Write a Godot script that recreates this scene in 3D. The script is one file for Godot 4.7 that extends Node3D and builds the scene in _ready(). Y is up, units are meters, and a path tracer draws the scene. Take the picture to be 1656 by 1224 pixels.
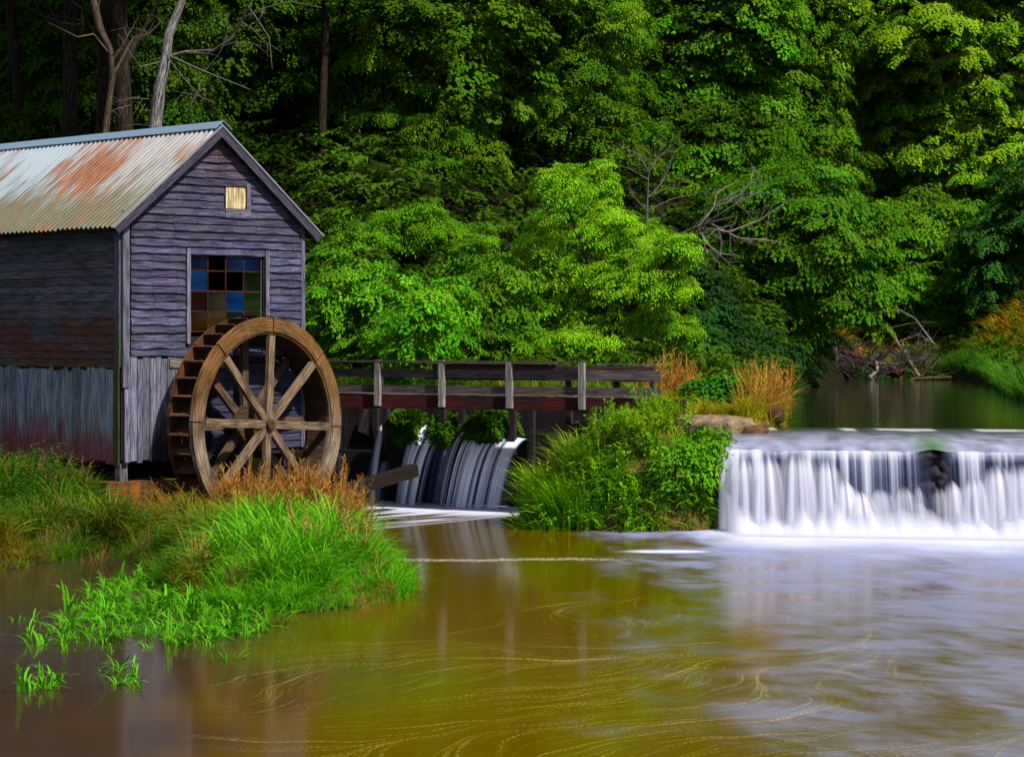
extends Node3D
# A weathered water mill beside a weir. Units are metres, y is up, the lower pool lies at y = 0.

var rng := RandomNumberGenerator.new()
var used := {}
const EYE := 3.6
const FOCAL := 3800.0
const POND := 1.75

func R(a: float, b: float) -> float:
	return rng.randf_range(a, b)

# a point at a given distance in front of the viewpoint, from the survey of the photograph
func at(px: float, py: float, d: float) -> Vector3:
	return Vector3((px - 828.0) * d / FOCAL, EYE + (540.0 - py) * d / FOCAL, -d)

func lin(r: float, g: float, b: float) -> Color:
	return Color(r, g, b)

# ------------------------------------------------------------------ scene tree helpers
func numbered(n: String) -> String:
	if not used.has(n):
		used[n] = 0
		return n
	used[n] += 1
	return "%s_%03d" % [n, used[n]]

func tag(o: Node, label: String, category: String, group := "", kind := "") -> void:
	if label: o.set_meta("label", label)
	if category: o.set_meta("category", category)
	if group: o.set_meta("group", group)
	if kind: o.set_meta("kind", kind)

func thing(n: String, label: String, category: String, pos := Vector3.ZERO, turn := 0.0, group := "") -> Node3D:
	var o := Node3D.new()
	o.name = numbered(n)
	add_child(o)
	o.position = pos
	o.rotation.y = turn
	tag(o, label, category, group)
	return o

func obj(n: String, m: Mesh, mat: Material, parent: Node = null) -> MeshInstance3D:
	var o := MeshInstance3D.new()
	o.mesh = m
	o.material_override = mat
	if parent == null:
		o.name = numbered(n)
		add_child(o)
	else:
		o.name = n
		parent.add_child(o, true)
	return o

func many(n: String, m: Mesh, mat: Material, tf: Array[Transform3D], cl: PackedColorArray, parent: Node = null) -> MultiMeshInstance3D:
	var mm := MultiMesh.new()
	mm.transform_format = MultiMesh.TRANSFORM_3D
	mm.use_colors = true
	mm.mesh = m
	mm.instance_count = tf.size()
	for i in tf.size():
		mm.set_instance_transform(i, tf[i])
		mm.set_instance_color(i, cl[i])
	var o := MultiMeshInstance3D.new()
	o.multimesh = mm
	o.material_override = mat
	if parent == null:
		o.name = numbered(n)
		add_child(o)
	else:
		o.name = n
		parent.add_child(o, true)
	return o

# ------------------------------------------------------------------ mesh helpers
class MB:
	var v := PackedVector3Array()
	var n := PackedVector3Array()
	var uv := PackedVector2Array()
	var c := PackedColorArray()
	var ix := PackedInt32Array()
	func vert(p: Vector3, u := Vector2.ZERO, col := Color.WHITE) -> int:
		v.append(p)
		uv.append(u)
		c.append(col)
		return v.size() - 1
	func tri(a: int, b: int, d: int) -> void:
		ix.append(a)
		ix.append(b)
		ix.append(d)
	# a flat face whose outside looks away from the point `mid`
	func face(p: Array, u: Array, cols: Array, mid: Vector3) -> void:
		var nn: Vector3 = (p[2] - p[0]).cross(p[1] - p[0])
		var cen := Vector3.ZERO
		for q in p: cen += q
		cen /= p.size()
		var flip := nn.dot(cen - mid) < 0.0
		var s := v.size()
		for k in p.size():
			vert(p[k], u[k], cols[k])
		for k in range(1, p.size() - 1):
			if flip: tri(s, s + k + 1, s + k)
			else: tri(s, s + k, s + k + 1)
	func smooth() -> void:
		n.resize(v.size())
		n.fill(Vector3.ZERO)
		for k in range(0, ix.size(), 3):
			var a := ix[k]
			var b := ix[k + 1]
			var d := ix[k + 2]
			var nn := (v[d] - v[a]).cross(v[b] - v[a])
			n[a] += nn
			n[b] += nn
			n[d] += nn
		for k in n.size():
			n[k] = n[k].normalized() if n[k].length_squared() > 1e-14 else Vector3.UP
	func done() -> ArrayMesh:
		var m := ArrayMesh.new()
		var a := []
		a.resize(Mesh.ARRAY_MAX)
		a[Mesh.ARRAY_VERTEX] = v
		a[Mesh.ARRAY_TEX_UV] = uv
		a[Mesh.ARRAY_COLOR] = c
		if n.size() == v.size(): a[Mesh.ARRAY_NORMAL] = n
		a[Mesh.ARRAY_INDEX] = ix
		m.add_surface_from_arrays(Mesh.PRIMITIVE_TRIANGLES, a)
		return m

# a sawn board: o = lower left back corner, ax along, ay up, an outwards; edges waver by `wob`, faces tinted by `tint`(point)
func board(o: Vector3, ax: Vector3, ay: Vector3, an: Vector3, L: float, W: float, T: float, col: Color, wob := 0.0, segs := 3, lean := 0.0, tint = null, mb: MB = null) -> MB:
	if mb == null: mb = MB.new()
	var u0 := R(0, 7)
	var v0 := R(0, 7)
	var rows := []
	for i in segs + 1:
		var f := float(i) / segs
		var d := o + ax * (L * f)
		var lo := R(-wob, wob)
		var hi := R(-wob, wob) * 0.5
		var outw := R(-wob, wob) * 0.5
		var q := [d + ay * lo, d + ay * lo + an * (T + lean + outw), d + ay * (W + hi) + an * (T + outw * 0.4), d + ay * (W + hi)]
		rows.append(q)
	var mid := o + ax * L * 0.5 + ay * W * 0.5 + an * T * 0.5
	var ext := [0.0, T, T + W, 2.0 * T + W, 2.0 * T + 2.0 * W]
	for i in segs:
		var xa := L * i / segs
		var xb := L * (i + 1) / segs
		for k in 4:
			var p := [rows[i][k], rows[i + 1][k], rows[i + 1][(k + 1) % 4], rows[i][(k + 1) % 4]]
			var cols := []
			for q in p: cols.append(col if tint == null else tint.call(q, col))
			mb.face(p, [Vector2(u0 + xa, v0 + ext[k]), Vector2(u0 + xb, v0 + ext[k]), Vector2(u0 + xb, v0 + ext[k + 1]), Vector2(u0 + xa, v0 + ext[k + 1])], cols, mid)
	for e in [0, segs]:
		var p: Array = rows[e]
		var cols := []
		for q in p: cols.append(col if tint == null else tint.call(q, col))
		mb.face(p, [Vector2(u0, v0), Vector2(u0 + T, v0), Vector2(u0 + T, v0 + W), Vector2(u0, v0 + W)], cols, mid)
	return mb

# a squared timber between two points; w across (in the direction of `side`), h the other way
func beam(a: Vector3, b: Vector3, w: float, h: float, col: Color, side := Vector3.ZERO, wob := 0.004, segs := 3, tint = null, mb: MB = null) -> MB:
	var ax := (b - a).normalized()
	var s := side
	if s == Vector3.ZERO: s = ax.cross(Vector3.UP) if absf(ax.y) < 0.9 else Vector3.RIGHT
	s = (s - ax * s.dot(ax)).normalized()
	var up := s.cross(ax).normalized()
	return board(a - s * w * 0.5 - up * h * 0.5, ax, up, s, a.distance_to(b), h, w, col, wob, segs, 0.0, tint, mb)

func tube(pts: Array, radii: Array, sides: int, col: Color, mb: MB, knots := 0.0) -> void:
	var start := mb.v.size()
	var along := 0.0
	for i in pts.size():
		var d: Vector3 = (pts[mini(i + 1, pts.size() - 1)] - pts[maxi(i - 1, 0)]).normalized()
		var s := d.cross(Vector3(0.13, 0.21, 1.0)).normalized()
		var t := s.cross(d).normalized()
		if i > 0: along += (pts[i] as Vector3).distance_to(pts[i - 1])
		for k in sides + 1:
			var a := TAU * (k % sides) / sides
			var r: float = radii[i] * (1.0 + (sin(k * 2.4 + i * 1.7) * knots))
			mb.vert(pts[i] + (s * cos(a) + t * sin(a)) * r, Vector2(along, float(k) / sides * 2.0), col)
	for i in pts.size() - 1:
		for k in sides:
			var a := start + i * (sides + 1) + k
			var b := a + sides + 1
			mb.tri(a, a + 1, b)
			mb.tri(a + 1, b + 1, b)

# a wandering bare branch with side twigs
func branch(mb: MB, p: Vector3, dir: Vector3, len: float, r: float, depth: int, col: Color, droop := 0.0, kids := 5) -> void:
	var pts := [p]
	var rad := [r]
	var n := 6
	var d := dir.normalized()
	for i in n:
		d = (d + Vector3(R(-1, 1), R(-1, 1), R(-1, 1)) * 0.22 + Vector3.DOWN * droop).normalized()
		pts.append(pts[-1] + d * len / n)
		rad.append(r * (1.0 - 0.8 * (i + 1) / n))
	tube(pts, rad, 5 if depth > 0 else 4, col, mb)
	if depth > 0:
		for k in kids:
			var i := rng.randi_range(1, n)
			var e: Vector3 = (pts[i] - pts[i - 1]).normalized()
			var o := Vector3(R(-1, 1), R(-0.7, 1), R(-1, 1)).normalized()
			branch(mb, pts[i], (e * 0.9 + o * 0.8), len * R(0.3, 0.6), maxf(rad[i] * 0.6, 0.006), depth - 1, col, droop, kids)

# an uneven boulder
func rock(r: Vector3, seed_: int, col: Color, rough := 0.22) -> ArrayMesh:
	var no := FastNoiseLite.new()
	no.seed = seed_
	no.frequency = 0.9
	var mb := MB.new()
	var rows := 10
	var cols := 14
	for i in rows + 1:
		var th := PI * i / rows
		for k in cols + 1:
			var ph := TAU * (k % cols) / cols
			var d := Vector3(sin(th) * cos(ph), cos(th), sin(th) * sin(ph))
			# squared off like quarried stone
			var m := maxf(absf(d.x), maxf(absf(d.y), absf(d.z)))
			var q := d * lerpf(1.0, 1.0 / m, 0.55)
			q *= 1.0 + rough * no.get_noise_3dv(d * 1.6) + rough * 0.5 * no.get_noise_3dv(d * 5.0)
			mb.vert(q * r, Vector2(ph, th) * 0.5, col * (1.0 + 0.5 * no.get_noise_3dv(d * 4.0)))
	for i in rows:
		for k in cols:
			var a := i * (cols + 1) + k
			var b := a + cols + 1
			mb.tri(a, a + 1, b)
			mb.tri(a + 1, b + 1, b)
	mb.smooth()
	return mb.done()

# ------------------------------------------------------------------ textures and materials
func noise(freq: float, seed_: int, oct := 4) -> FastNoiseLite:
	var n := FastNoiseLite.new()
	n.noise_type = FastNoiseLite.TYPE_SIMPLEX_SMOOTH
	n.frequency = freq
	n.seed = seed_
	n.fractal_octaves = oct
	return n

func stretched(w: int, h: int, fx: int, fy: int, freq: float, seed_: int, oct := 4) -> PackedByteArray:
	var im := noise(freq, seed_, oct).get_seamless_image(w / fx, h / fy)
	im.convert(Image.FORMAT_L8)
	im.resize(w, h, Image.INTERPOLATE_CUBIC)
	return im.get_data()

var tex := {}
func textures() -> void:
	# weathered timber: long grain along u, checks and knots
	var w := 512
	var h := 512
	var a := stretched(w, h, 16, 1, 0.03, 11, 5)
	var b := stretched(w, h, 4, 1, 0.012, 12, 4)
	var c := stretched(w, h, 1, 1, 0.03, 13, 4)
	var e := stretched(w, h, 16, 1, 0.05, 14, 2)
	var im := Image.create(w, h, false, Image.FORMAT_RGB8)
	var hm := Image.create(w, h, false, Image.FORMAT_L8)
	for y in h:
		for x in w:
			var k := y * w + x
			var g := a[k] / 255.0
			var check := smoothstep(0.30, 0.22, e[k] / 255.0)
			var blot := b[k] / 255.0
			var fine := c[k] / 255.0
			var val := clampf(0.50 + 0.42 * g + 0.36 * (blot - 0.5) + 0.14 * (fine - 0.5), 0.1, 1.0)
			val *= 1.0 - 0.6 * check
			var warm := clampf((blot - 0.55) * 1.2, 0.0, 0.25)
			im.set_pixel(x, y, Color(val, val * (1.0 - 0.25 * warm), val * (1.0 - 0.7 * warm)))
			var hh := clampf(0.35 + 0.5 * g - 0.5 * check, 0.0, 1.0)
			hm.set_pixel(x, y, Color(hh, hh, hh))
	tex.wood = ImageTexture.create_from_image(im)
	tex.wood_h = ImageTexture.create_from_image(hm)
	# mottled stone / concrete / soil
	var m1 := stretched(512, 512, 1, 1, 0.012, 21, 6)
	var m2 := stretched(512, 512, 1, 1, 0.06, 22, 4)
	var sm := Image.create(512, 512, false, Image.FORMAT_RGB8)
	for y in 512:
		for x in 512:
			var k := y * 512 + x
			var val := clampf(0.25 + 0.55 * m1[k] / 255.0 + 0.4 * (m2[k] / 255.0 - 0.2), 0.05, 1.0)
			sm.set_pixel(x, y, Color(val, val * 0.96, val * 0.9))
	tex.stone = ImageTexture.create_from_image(sm)
	# bark: ridges along u
	var b1 := stretched(512, 512, 8, 1, 0.04, 31, 4)
	var b2 := stretched(512, 512, 1, 1, 0.02, 32, 5)
	var bm := Image.create(512, 512, false, Image.FORMAT_RGB8)
	for y in 512:
		for x in 512:
			var k := y * 512 + x
			var val := clampf(0.15 + 0.8 * b1[k] / 255.0 + 0.5 * (b2[k] / 255.0 - 0.5), 0.05, 1.0)
			bm.set_pixel(x, y, Color(val, val, val))
	tex.bark = ImageTexture.create_from_image(bm)
	# slow ripples of moving water
	var rip := stretched(512, 512, 3, 1, 0.012, 41, 4)
	var ri := Image.create_from_data(512, 512, false, Image.FORMAT_L8, rip)
	tex.ripple = ImageTexture.create_from_image(ri)

var M := {}
func mat(n: String, rough := 0.85, spec := 0.3) -> StandardMaterial3D:
	var m := StandardMaterial3D.new()
	m.resource_name = n
	m.roughness = rough
	m.metallic_specular = spec
	m.vertex_color_use_as_albedo = true
	M[n] = m
	return m

func materials() -> void:
	var m := mat("wood", 0.85, 0.3)
	m.albedo_texture = tex.wood
	m.uv1_scale = Vector3(0.95, 2.9, 1)
	m.heightmap_enabled = true
	m.heightmap_texture = tex.wood_h
	m.heightmap_scale = 1.8
	m = mat("stone", 0.9, 0.25)
	m.albedo_texture = tex.stone
	m.uv1_triplanar = true
	m.uv1_world_triplanar = true
	m.uv1_scale = Vector3(0.6, 0.6, 0.6)
	m.heightmap_enabled = true
	m.heightmap_texture = tex.stone
	m.heightmap_scale = 4.0
	m = mat("wet_stone", 0.75, 0.3)
	m.albedo_texture = tex.stone
	m.uv1_triplanar = true
	m.uv1_world_triplanar = true
	m.uv1_scale = Vector3(0.8, 0.8, 0.8)
	m.heightmap_enabled = true
	m.heightmap_texture = tex.stone
	m.heightmap_scale = 1.5
	m = mat("soil", 0.95, 0.15)
	m.albedo_texture = tex.stone
	m.uv1_triplanar = true
	m.uv1_world_triplanar = true
	m.uv1_scale = Vector3(0.35, 0.35, 0.35)
	m = mat("bark", 0.9, 0.2)
	m.albedo_texture = tex.bark
	m.uv1_scale = Vector3(0.4, 1.0, 1)
	m = mat("metal", 0.5, 0.5)
	m.metallic = 0.15
	m = mat("plain", 0.6, 0.4)
	m = mat("leaf", 0.65, 0.12)
	m.backlight_enabled = true
	m.backlight = Color(0.55, 0.55, 0.3).linear_to_srgb()
	m = mat("grass", 0.65, 0.12)
	m.backlight_enabled = true
	m.backlight = Color(0.55, 0.55, 0.3).linear_to_srgb()
	m = mat("veil", 0.6, 0.3)
	m.transparency = BaseMaterial3D.TRANSPARENCY_ALPHA
	m = mat("glass", 0.15, 0.25)

# ------------------------------------------------------------------ foliage pieces
func leaf(mb: MB, p: Vector3, d: Vector3, up: Vector3, l: float, w: float, col: Color) -> void:
	var s := d.cross(up).normalized()
	var n := s.cross(d).normalized()
	var b := mb.vert(p, Vector2.ZERO, col)
	var r := mb.vert(p + d * l * 0.42 + s * w * 0.5 + n * w * 0.16, Vector2.ZERO, col)
	var t := mb.vert(p + d * l - n * l * 0.16, Vector2.ZERO, col)
	var q := mb.vert(p + d * l * 0.42 - s * w * 0.5 + n * w * 0.16, Vector2.ZERO, col)
	var m := mb.vert(p + d * l * 0.5, Vector2.ZERO, col)
	mb.tri(b, r, m)
	mb.tri(r, t, m)
	mb.tri(b, m, q)
	mb.tri(q, m, t)

func leaf_tone() -> Color:
	var k := R(0.72, 1.18)
	return Color(k * R(0.85, 1.25), k, k * R(0.6, 1.2))

# a twig with broad leaves, growing along +x, facing +y
func broad_spray(n: int, l: float, wid: float) -> ArrayMesh:
	var mb := MB.new()
	for i in n:
		var f := (i + 0.5) / n
		var side := 1.0 if i % 2 == 0 else -1.0
		var ang := side * R(0.35, 1.3) * (1.0 - 0.5 * f)
		var p := Vector3(f * 0.55 + R(-0.05, 0.05), -0.10 * f * f + R(-0.06, 0.06), side * R(0.0, 0.26) * (1.0 - 0.5 * f))
		var d := Vector3(cos(ang), R(-0.55, 0.15), sin(ang)).normalized()
		var up := Vector3(R(-0.5, 0.5), 1.0, R(-0.5, 0.5)).normalized()
		leaf(mb, p, d, up, l * R(0.7, 1.2), wid * R(0.8, 1.2), leaf_tone())
	return mb.done()

# a spray of feathered leaves, as ash or walnut bear them
func feather_spray(stems: int, pairs: int) -> ArrayMesh:
	var mb := MB.new()
	for s in stems:
		var a := lerpf(-1.0, 1.0, s / float(maxi(1, stems - 1))) + R(-0.2, 0.2)
		var dir := Vector3(cos(a), R(0.0, 0.35), sin(a)).normalized()
		var p := Vector3(R(-0.08, 0.12), R(-0.05, 0.05), R(-0.1, 0.1))
		var len := R(0.38, 0.56)
		var tone := leaf_tone()
		for k in pairs + 1:
			dir = (dir + Vector3.DOWN * 0.16).normalized()
			p += dir * len / (pairs + 1)
			var across := dir.cross(Vector3.UP).normalized()
			for sd in ([-1.0, 1.0] if k < pairs else [0.0]):
				var d: Vector3 = (across * sd * 0.9 + dir * (0.45 if sd else 1.0) + Vector3.DOWN * R(0.1, 0.45)).normalized()
				leaf(mb, p, d, (Vector3.UP + across * sd * 0.2).normalized(), R(0.14, 0.185), R(0.055, 0.07), tone * R(0.9, 1.1))
	return mb.done()

func tuft(n: int, h: float, spread: float, w: float, bend: float) -> ArrayMesh:
	var mb := MB.new()
	for i in n:
		var a := R(0, TAU)
		var out := Vector3(cos(a), 0, sin(a))
		var p := out * R(0, spread)
		var a2 := a + R(-0.8, 0.8)
		var d := Vector3(cos(a2), 0, sin(a2))
		var hh := h * R(0.55, 1.1)
		var b := bend * R(0.4, 1.4)
		var s := d.cross(Vector3.UP).rotated(Vector3.UP, R(-0.6, 0.6))
		var ww := w * R(0.7, 1.2)
		var col := leaf_tone()
		var segs := 4
		var prev := -1
		for k in segs + 1:
			var f := float(k) / segs
			var q := p + Vector3.UP * hh * (f - 0.38 * b * f * f * f) + d * hh * b * 0.75 * f * f
			if k == segs:
				var t := mb.vert(q, Vector2.ZERO, col)
				mb.tri(prev, prev + 1, t)
			else:
				var k0 := mb.vert(q - s * ww * 0.5 * (1.0 - f * 0.55), Vector2.ZERO, col)
				mb.vert(q + s * ww * 0.5 * (1.0 - f * 0.55), Vector2.ZERO, col)
				if prev >= 0:
					mb.tri(prev, prev + 1, k0)
					mb.tri(prev + 1, k0 + 1, k0)
				prev = k0
	return mb.done()

# dry stalks carrying seed heads
func seed_stalks(n: int, h: float, spread: float) -> ArrayMesh:
	var mb := MB.new()
	for i in n:
		var a := R(0, TAU)
		var d := Vector3(cos(a), 0, sin(a))
		var p := d * R(0, spread)
		var hh := h * R(0.6, 1.1)
		var lean := R(0.08, 0.4)
		var k := R(0.75, 1.2)
		var col := Color(k, k * R(0.85, 1.0), k * 0.9)
		var pts := []
		var rad := []
		for j in 7:
			var f := j / 6.0
			pts.append(p + Vector3.UP * hh * (f - 0.2 * lean * f * f) + d * hh * lean * f * f)
			rad.append([0.0035, 0.003, 0.0026, 0.003, 0.006, 0.006, 0.0015][j])
		tube(pts, rad, 3, col, mb)
		for b in 9:
			var q: Vector3 = pts[4].lerp(pts[6], b / 9.0)
			leaf(mb, q, (Vector3.UP * 0.7 + Vector3(R(-1, 1), 0, R(-1, 1)) * 0.6).normalized(), d, R(0.05, 0.1), 0.014, col)
		for b in 2:
			leaf(mb, pts[b + 1], (d.rotated(Vector3.UP, R(-2, 2)) + Vector3.UP * 0.8).normalized(), Vector3.UP, R(0.2, 0.4), 0.009, col)
	return mb.done()

# a leafy weed: upright stems with leaves all the way up
func weed(stems: int, h: float, ll: float, lw: float) -> ArrayMesh:
	var mb := MB.new()
	for s in stems:
		var a := R(0, TAU)
		var d := Vector3(cos(a), 0, sin(a))
		var hh := h * R(0.55, 1.1)
		var lean := R(0.1, 0.5)
		var p0 := d * R(0, 0.12)
		var pts := []
		for j in 6:
			var f := j / 5.0
			pts.append(p0 + Vector3.UP * hh * f * (1.0 - 0.12 * lean * f) + d * hh * lean * f * f)
		tube(pts, [0.008, 0.007, 0.006, 0.005, 0.004, 0.002], 3, Color(0.8, 0.8, 0.6), mb)
		var n := int(hh * 26.0) + 5
		for k in n:
			var f := R(0.15, 1.0)
			var i := mini(int(f * 5.0), 4)
			var q: Vector3 = pts[i].lerp(pts[i + 1], f * 5.0 - i)
			var b := R(0, TAU)
			var dd := Vector3(cos(b), R(-0.2, 0.5), sin(b)).normalized()
			leaf(mb, q, dd, Vector3(R(-0.3, 0.3), 1, R(-0.3, 0.3)).normalized(), ll * R(0.6, 1.2) * (1.2 - 0.5 * f), lw * R(0.7, 1.2) * (1.2 - 0.5 * f), leaf_tone())
	return mb.done()

var sprays := {}
var tufts := {}
func foliage_kit() -> void:
	sprays.broad = []
	sprays.feather = []
	sprays.small = []
	for i in 3:
		sprays.broad.append(broad_spray(22, 0.165, 0.12))
		sprays.feather.append(feather_spray(4, 3))
		sprays.small.append(broad_spray(26, 0.115, 0.075))
	tufts.fine = [tuft(13, 0.8, 0.08, 0.017, 0.75), tuft(12, 0.9, 0.09, 0.015, 1.05), tuft(11, 0.7, 0.11, 0.020, 1.3)]
	tufts.wide = [tuft(7, 0.5, 0.12, 0.034, 1.2), tuft(6, 0.42, 0.14, 0.040, 1.5)]
	tufts.dry = [seed_stalks(13, 0.9, 0.16), seed_stalks(10, 1.05, 0.18)]
	tufts.weed = [weed(6, 0.8, 0.13, 0.045), weed(7, 0.7, 0.10, 0.05), weed(5, 0.95, 0.16, 0.04)]

# twigs spread over the clumps of a crown; lobes = [centre, radii]
func crown(lobes: Array, per_m2: float, mesh: Mesh, tint: Color, size: float, parent: Node, n := "crown", q0 := 0.62) -> void:
	var tf: Array[Transform3D] = []
	var cl := PackedColorArray()
	for L in lobes:
		var c: Vector3 = L[0]
		var rad: Vector3 = L[1]
		var mean := (rad.x + rad.y + rad.z) / 3.0
		var q := q0 * minf(1.0, mean / 1.6)
		var clumps := int(maxf(5.0, 4.0 * PI * mean * mean / (q * q * 2.4)))
		for i in clumps:
			var yy := 1.0 - 2.0 * (i + R(0, 1)) / clumps
			var aa := i * 2.39996 + R(-0.5, 0.5)
			var rr0 := sqrt(maxf(0.0, 1.0 - yy * yy))
			var dir := Vector3(cos(aa) * rr0, yy, sin(aa) * rr0)
			if dir.z < -0.3 and R(0, 1) < 0.65: continue
			if dir.y < -0.5 and R(0, 1) < 0.5: continue
			var pos := c + dir * rad * (R(0.6, 1.12) + 0.35 * crag.get_noise_3dv((c + dir * rad) * 0.9))
			var qr := q * R(0.5, 1.45)
			var shade := R(0.72, 1.2)
			var hue := R(-0.30, 0.12)
			var m := int(qr * qr * per_m2) + 2
			var steep := R(0.1, 0.75)
			for j in m:
				var a := R(0, TAU)
				var rr := sqrt(R(0, 1)) * qr
				var ra := Vector3(cos(a), 0, sin(a))
				var p := pos + ra * rr + Vector3.UP * (-steep * rr * rr / qr + R(-0.2, 0.2) * qr)
				var up := (Vector3.UP + dir * 0.45 + ra * 0.5 * rr / qr + Vector3(R(-1, 1), R(-1, 1), R(-1, 1)) * 0.3).normalized()
				var fw := (ra + dir * 0.5 + Vector3(R(-1, 1), 0, R(-1, 1)) * 0.5)
				fw = (fw - up * fw.dot(up)).normalized()
				var s := size * R(0.55, 1.3)
				tf.append(Transform3D(Basis(fw * s, up * s, fw.cross(up) * s), p))
				var t := shade * R(0.85, 1.15)
				cl.append(Color(tint.r * t * (1.0 + hue), tint.g * t, tint.b * t))
		for j in int(clumps * 1.5):
			var dir := Vector3(R(-1, 1), R(-1, 1), R(-1, 1)).normalized()
			var up := Vector3(R(-1, 1), R(0.2, 1), R(-1, 1)).normalized()
			var fw := up.cross(dir).normalized()
			var s := size * R(0.9, 1.4)
			tf.append(Transform3D(Basis(fw * s, up * s, fw.cross(up) * s), c + dir * rad * R(0.2, 0.7)))
			cl.append(tint * 0.85)
	many(n, mesh, M.leaf, tf, cl, parent).set_meta("kind", "stuff")

# lobes measured as [px, py, half width, half height] on the photograph at distance d (their depth follows their width)
func lobes(list: Array, d: float, base: Vector3, spread := 1.2) -> Array:
	var out := []
	for e in list:
		var dd := d + R(-spread, spread)
		var k := d / FOCAL
		out.append([at(e[0], e[1], dd) - base, Vector3(e[2] * k, e[3] * k, (e[2] + e[3]) * 0.5 * k)])
	return out

func tree(n: String, label: String, base: Vector3, lb: Array, d: float, kind: String, tint: Color, size := 1.0, per := 26.0, trunk_r := 0.2, bark := Color(0.10, 0.085, 0.06), group := "", category := "tree") -> Node3D:
	var t := thing(n, label, category, base, 0.0, group)
	var ls := lobes(lb, d, base)
	var top := Vector3.ZERO
	for L in ls: top += L[0]
	top /= ls.size()
	var mb := MB.new()
	var pts := []
	var rad := []
	for i in 6:
		var f := i / 5.0
		pts.append(Vector3(top.x * f * f + R(-0.12, 0.12) * f, top.y * 1.1 * f - 0.3 * (1.0 - f), top.z * f + R(-0.12, 0.12) * f))
		rad.append(trunk_r * (1.15 - 0.85 * f))
	tube(pts, rad, 8, bark, mb, 0.05)
	for L in ls:
		var i := rng.randi_range(2, 4)
		var a: Vector3 = pts[i]
		var b: Vector3 = L[0]
		tube([a, a.lerp(b, 0.4) + Vector3(R(-0.2, 0.2), R(-0.1, 0.3), R(-0.2, 0.2)), b], [rad[i] * 0.5, rad[i] * 0.32, 0.02], 5, bark, mb)
	mb.smooth()
	obj("trunk", mb.done(), M.bark, t)
	crown(ls, per, sprays[kind][rng.randi() % 3], tint, size, t)
	return t

# ------------------------------------------------------------------ ground
func sd(poly: PackedVector2Array, p: Vector2) -> float:
	var best := 1e9
	for i in poly.size():
		var a := poly[i]
		var b := poly[(i + 1) % poly.size()]
		var q := Geometry2D.get_closest_point_to_segment(p, a, b)
		best = minf(best, p.distance_squared_to(q))
	return sqrt(best) * (-1.0 if Geometry2D.is_point_in_polygon(p, poly) else 1.0)

# outlines as (x, distance)
var left_bank := PackedVector2Array([Vector2(-40, 34.0), Vector2(-8.3, 34.4), Vector2(-7.5, 36.4), Vector2(-7.0, 38.0), Vector2(-6.2, 37.8), Vector2(-5.5, 36.2), Vector2(-5.0, 34.0), Vector2(-4.5, 32.2), Vector2(-3.9, 30.9), Vector2(-3.1, 30.2), Vector2(-2.2, 30.8), Vector2(-1.5, 32.2), Vector2(-1.6, 34.5), Vector2(-2.2, 38.0), Vector2(-2.75, 41.0), Vector2(-3.3, 43.2), Vector2(-3.6, 45.0), Vector2(-4.0, 52), Vector2(-40, 52)])
var island := PackedVector2Array([Vector2(0.2, 44.3), Vector2(0.7, 43.4), Vector2(2.0, 42.9), Vector2(3.3, 42.9), Vector2(3.75, 43.3), Vector2(4.2, 44.6), Vector2(5.45, 45.9), Vector2(6.15, 47.2), Vector2(6.1, 49.0), Vector2(3.5, 52.0), Vector2(1.4, 50.0), Vector2(1.2, 46.5)])
var pond := PackedVector2Array([Vector2(4.3, 45.4), Vector2(5.8, 50), Vector2(7.0, 62), Vector2(9.0, 76), Vector2(11.5, 91), Vector2(12.8, 96.5), Vector2(15.0, 97.5), Vector2(18.3, 98.5), Vector2(18.2, 90), Vector2(17.0, 82), Vector2(15.2, 72), Vector2(14.0, 63), Vector2(14.5, 55), Vector2(17, 44)])
var gn := FastNoiseLite.new()
var crag := FastNoiseLite.new()

func h_left(x: float, d: float) -> float:
	var s := -sd(left_bank, Vector2(x, d))
	if s < 0.0: return maxf(-0.6, s * 0.35)
	var h := 0.30 * (1.0 - exp(-s * 1.1))
	h += 0.45 * smoothstep(38.5, 42.0, d) * smoothstep(-7.1, -8.2, x)
	h -= 0.22 * smoothstep(38.5, 41.5, d) * smoothstep(-7.6, -7.0, x) * smoothstep(-5.0, -5.6, x)
	h -= 0.3 * smoothstep(42.0, 43.2, d) * smoothstep(-6.2, -5.2, x)
	return h + gn.get_noise_2d(x * 9.0, d * 9.0) * 0.10

func h_island(x: float, d: float) -> float:
	var s := -sd(island, Vector2(x, d))
	if s < 0.0: return -0.6
	return lerpf(0.5, 1.0, smoothstep(0.2, 3.0, x)) * minf(2.0, 2.25 * pow(clampf(s / (1.5 if x < 4.0 else 0.8), 0.0, 1.0), 0.75)) + gn.get_noise_2d(x * 9.0, d * 9.0) * 0.12

func hill_start(x: float) -> float:
	if x < -4.0: return 57.0
	if x < 8.0: return lerpf(57.0, 72.0, (x + 4.0) / 12.0)
	if x < 15.0: return lerpf(72.0, 101.0, (x - 8.0) / 7.0)
	return 101.0

func behind_race(x: float, d: float) -> float:
	# distance behind the line of the sluice wall
	return -(-0.51 * (x + 3.1) - 0.86 * (d - 51.4))

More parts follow.
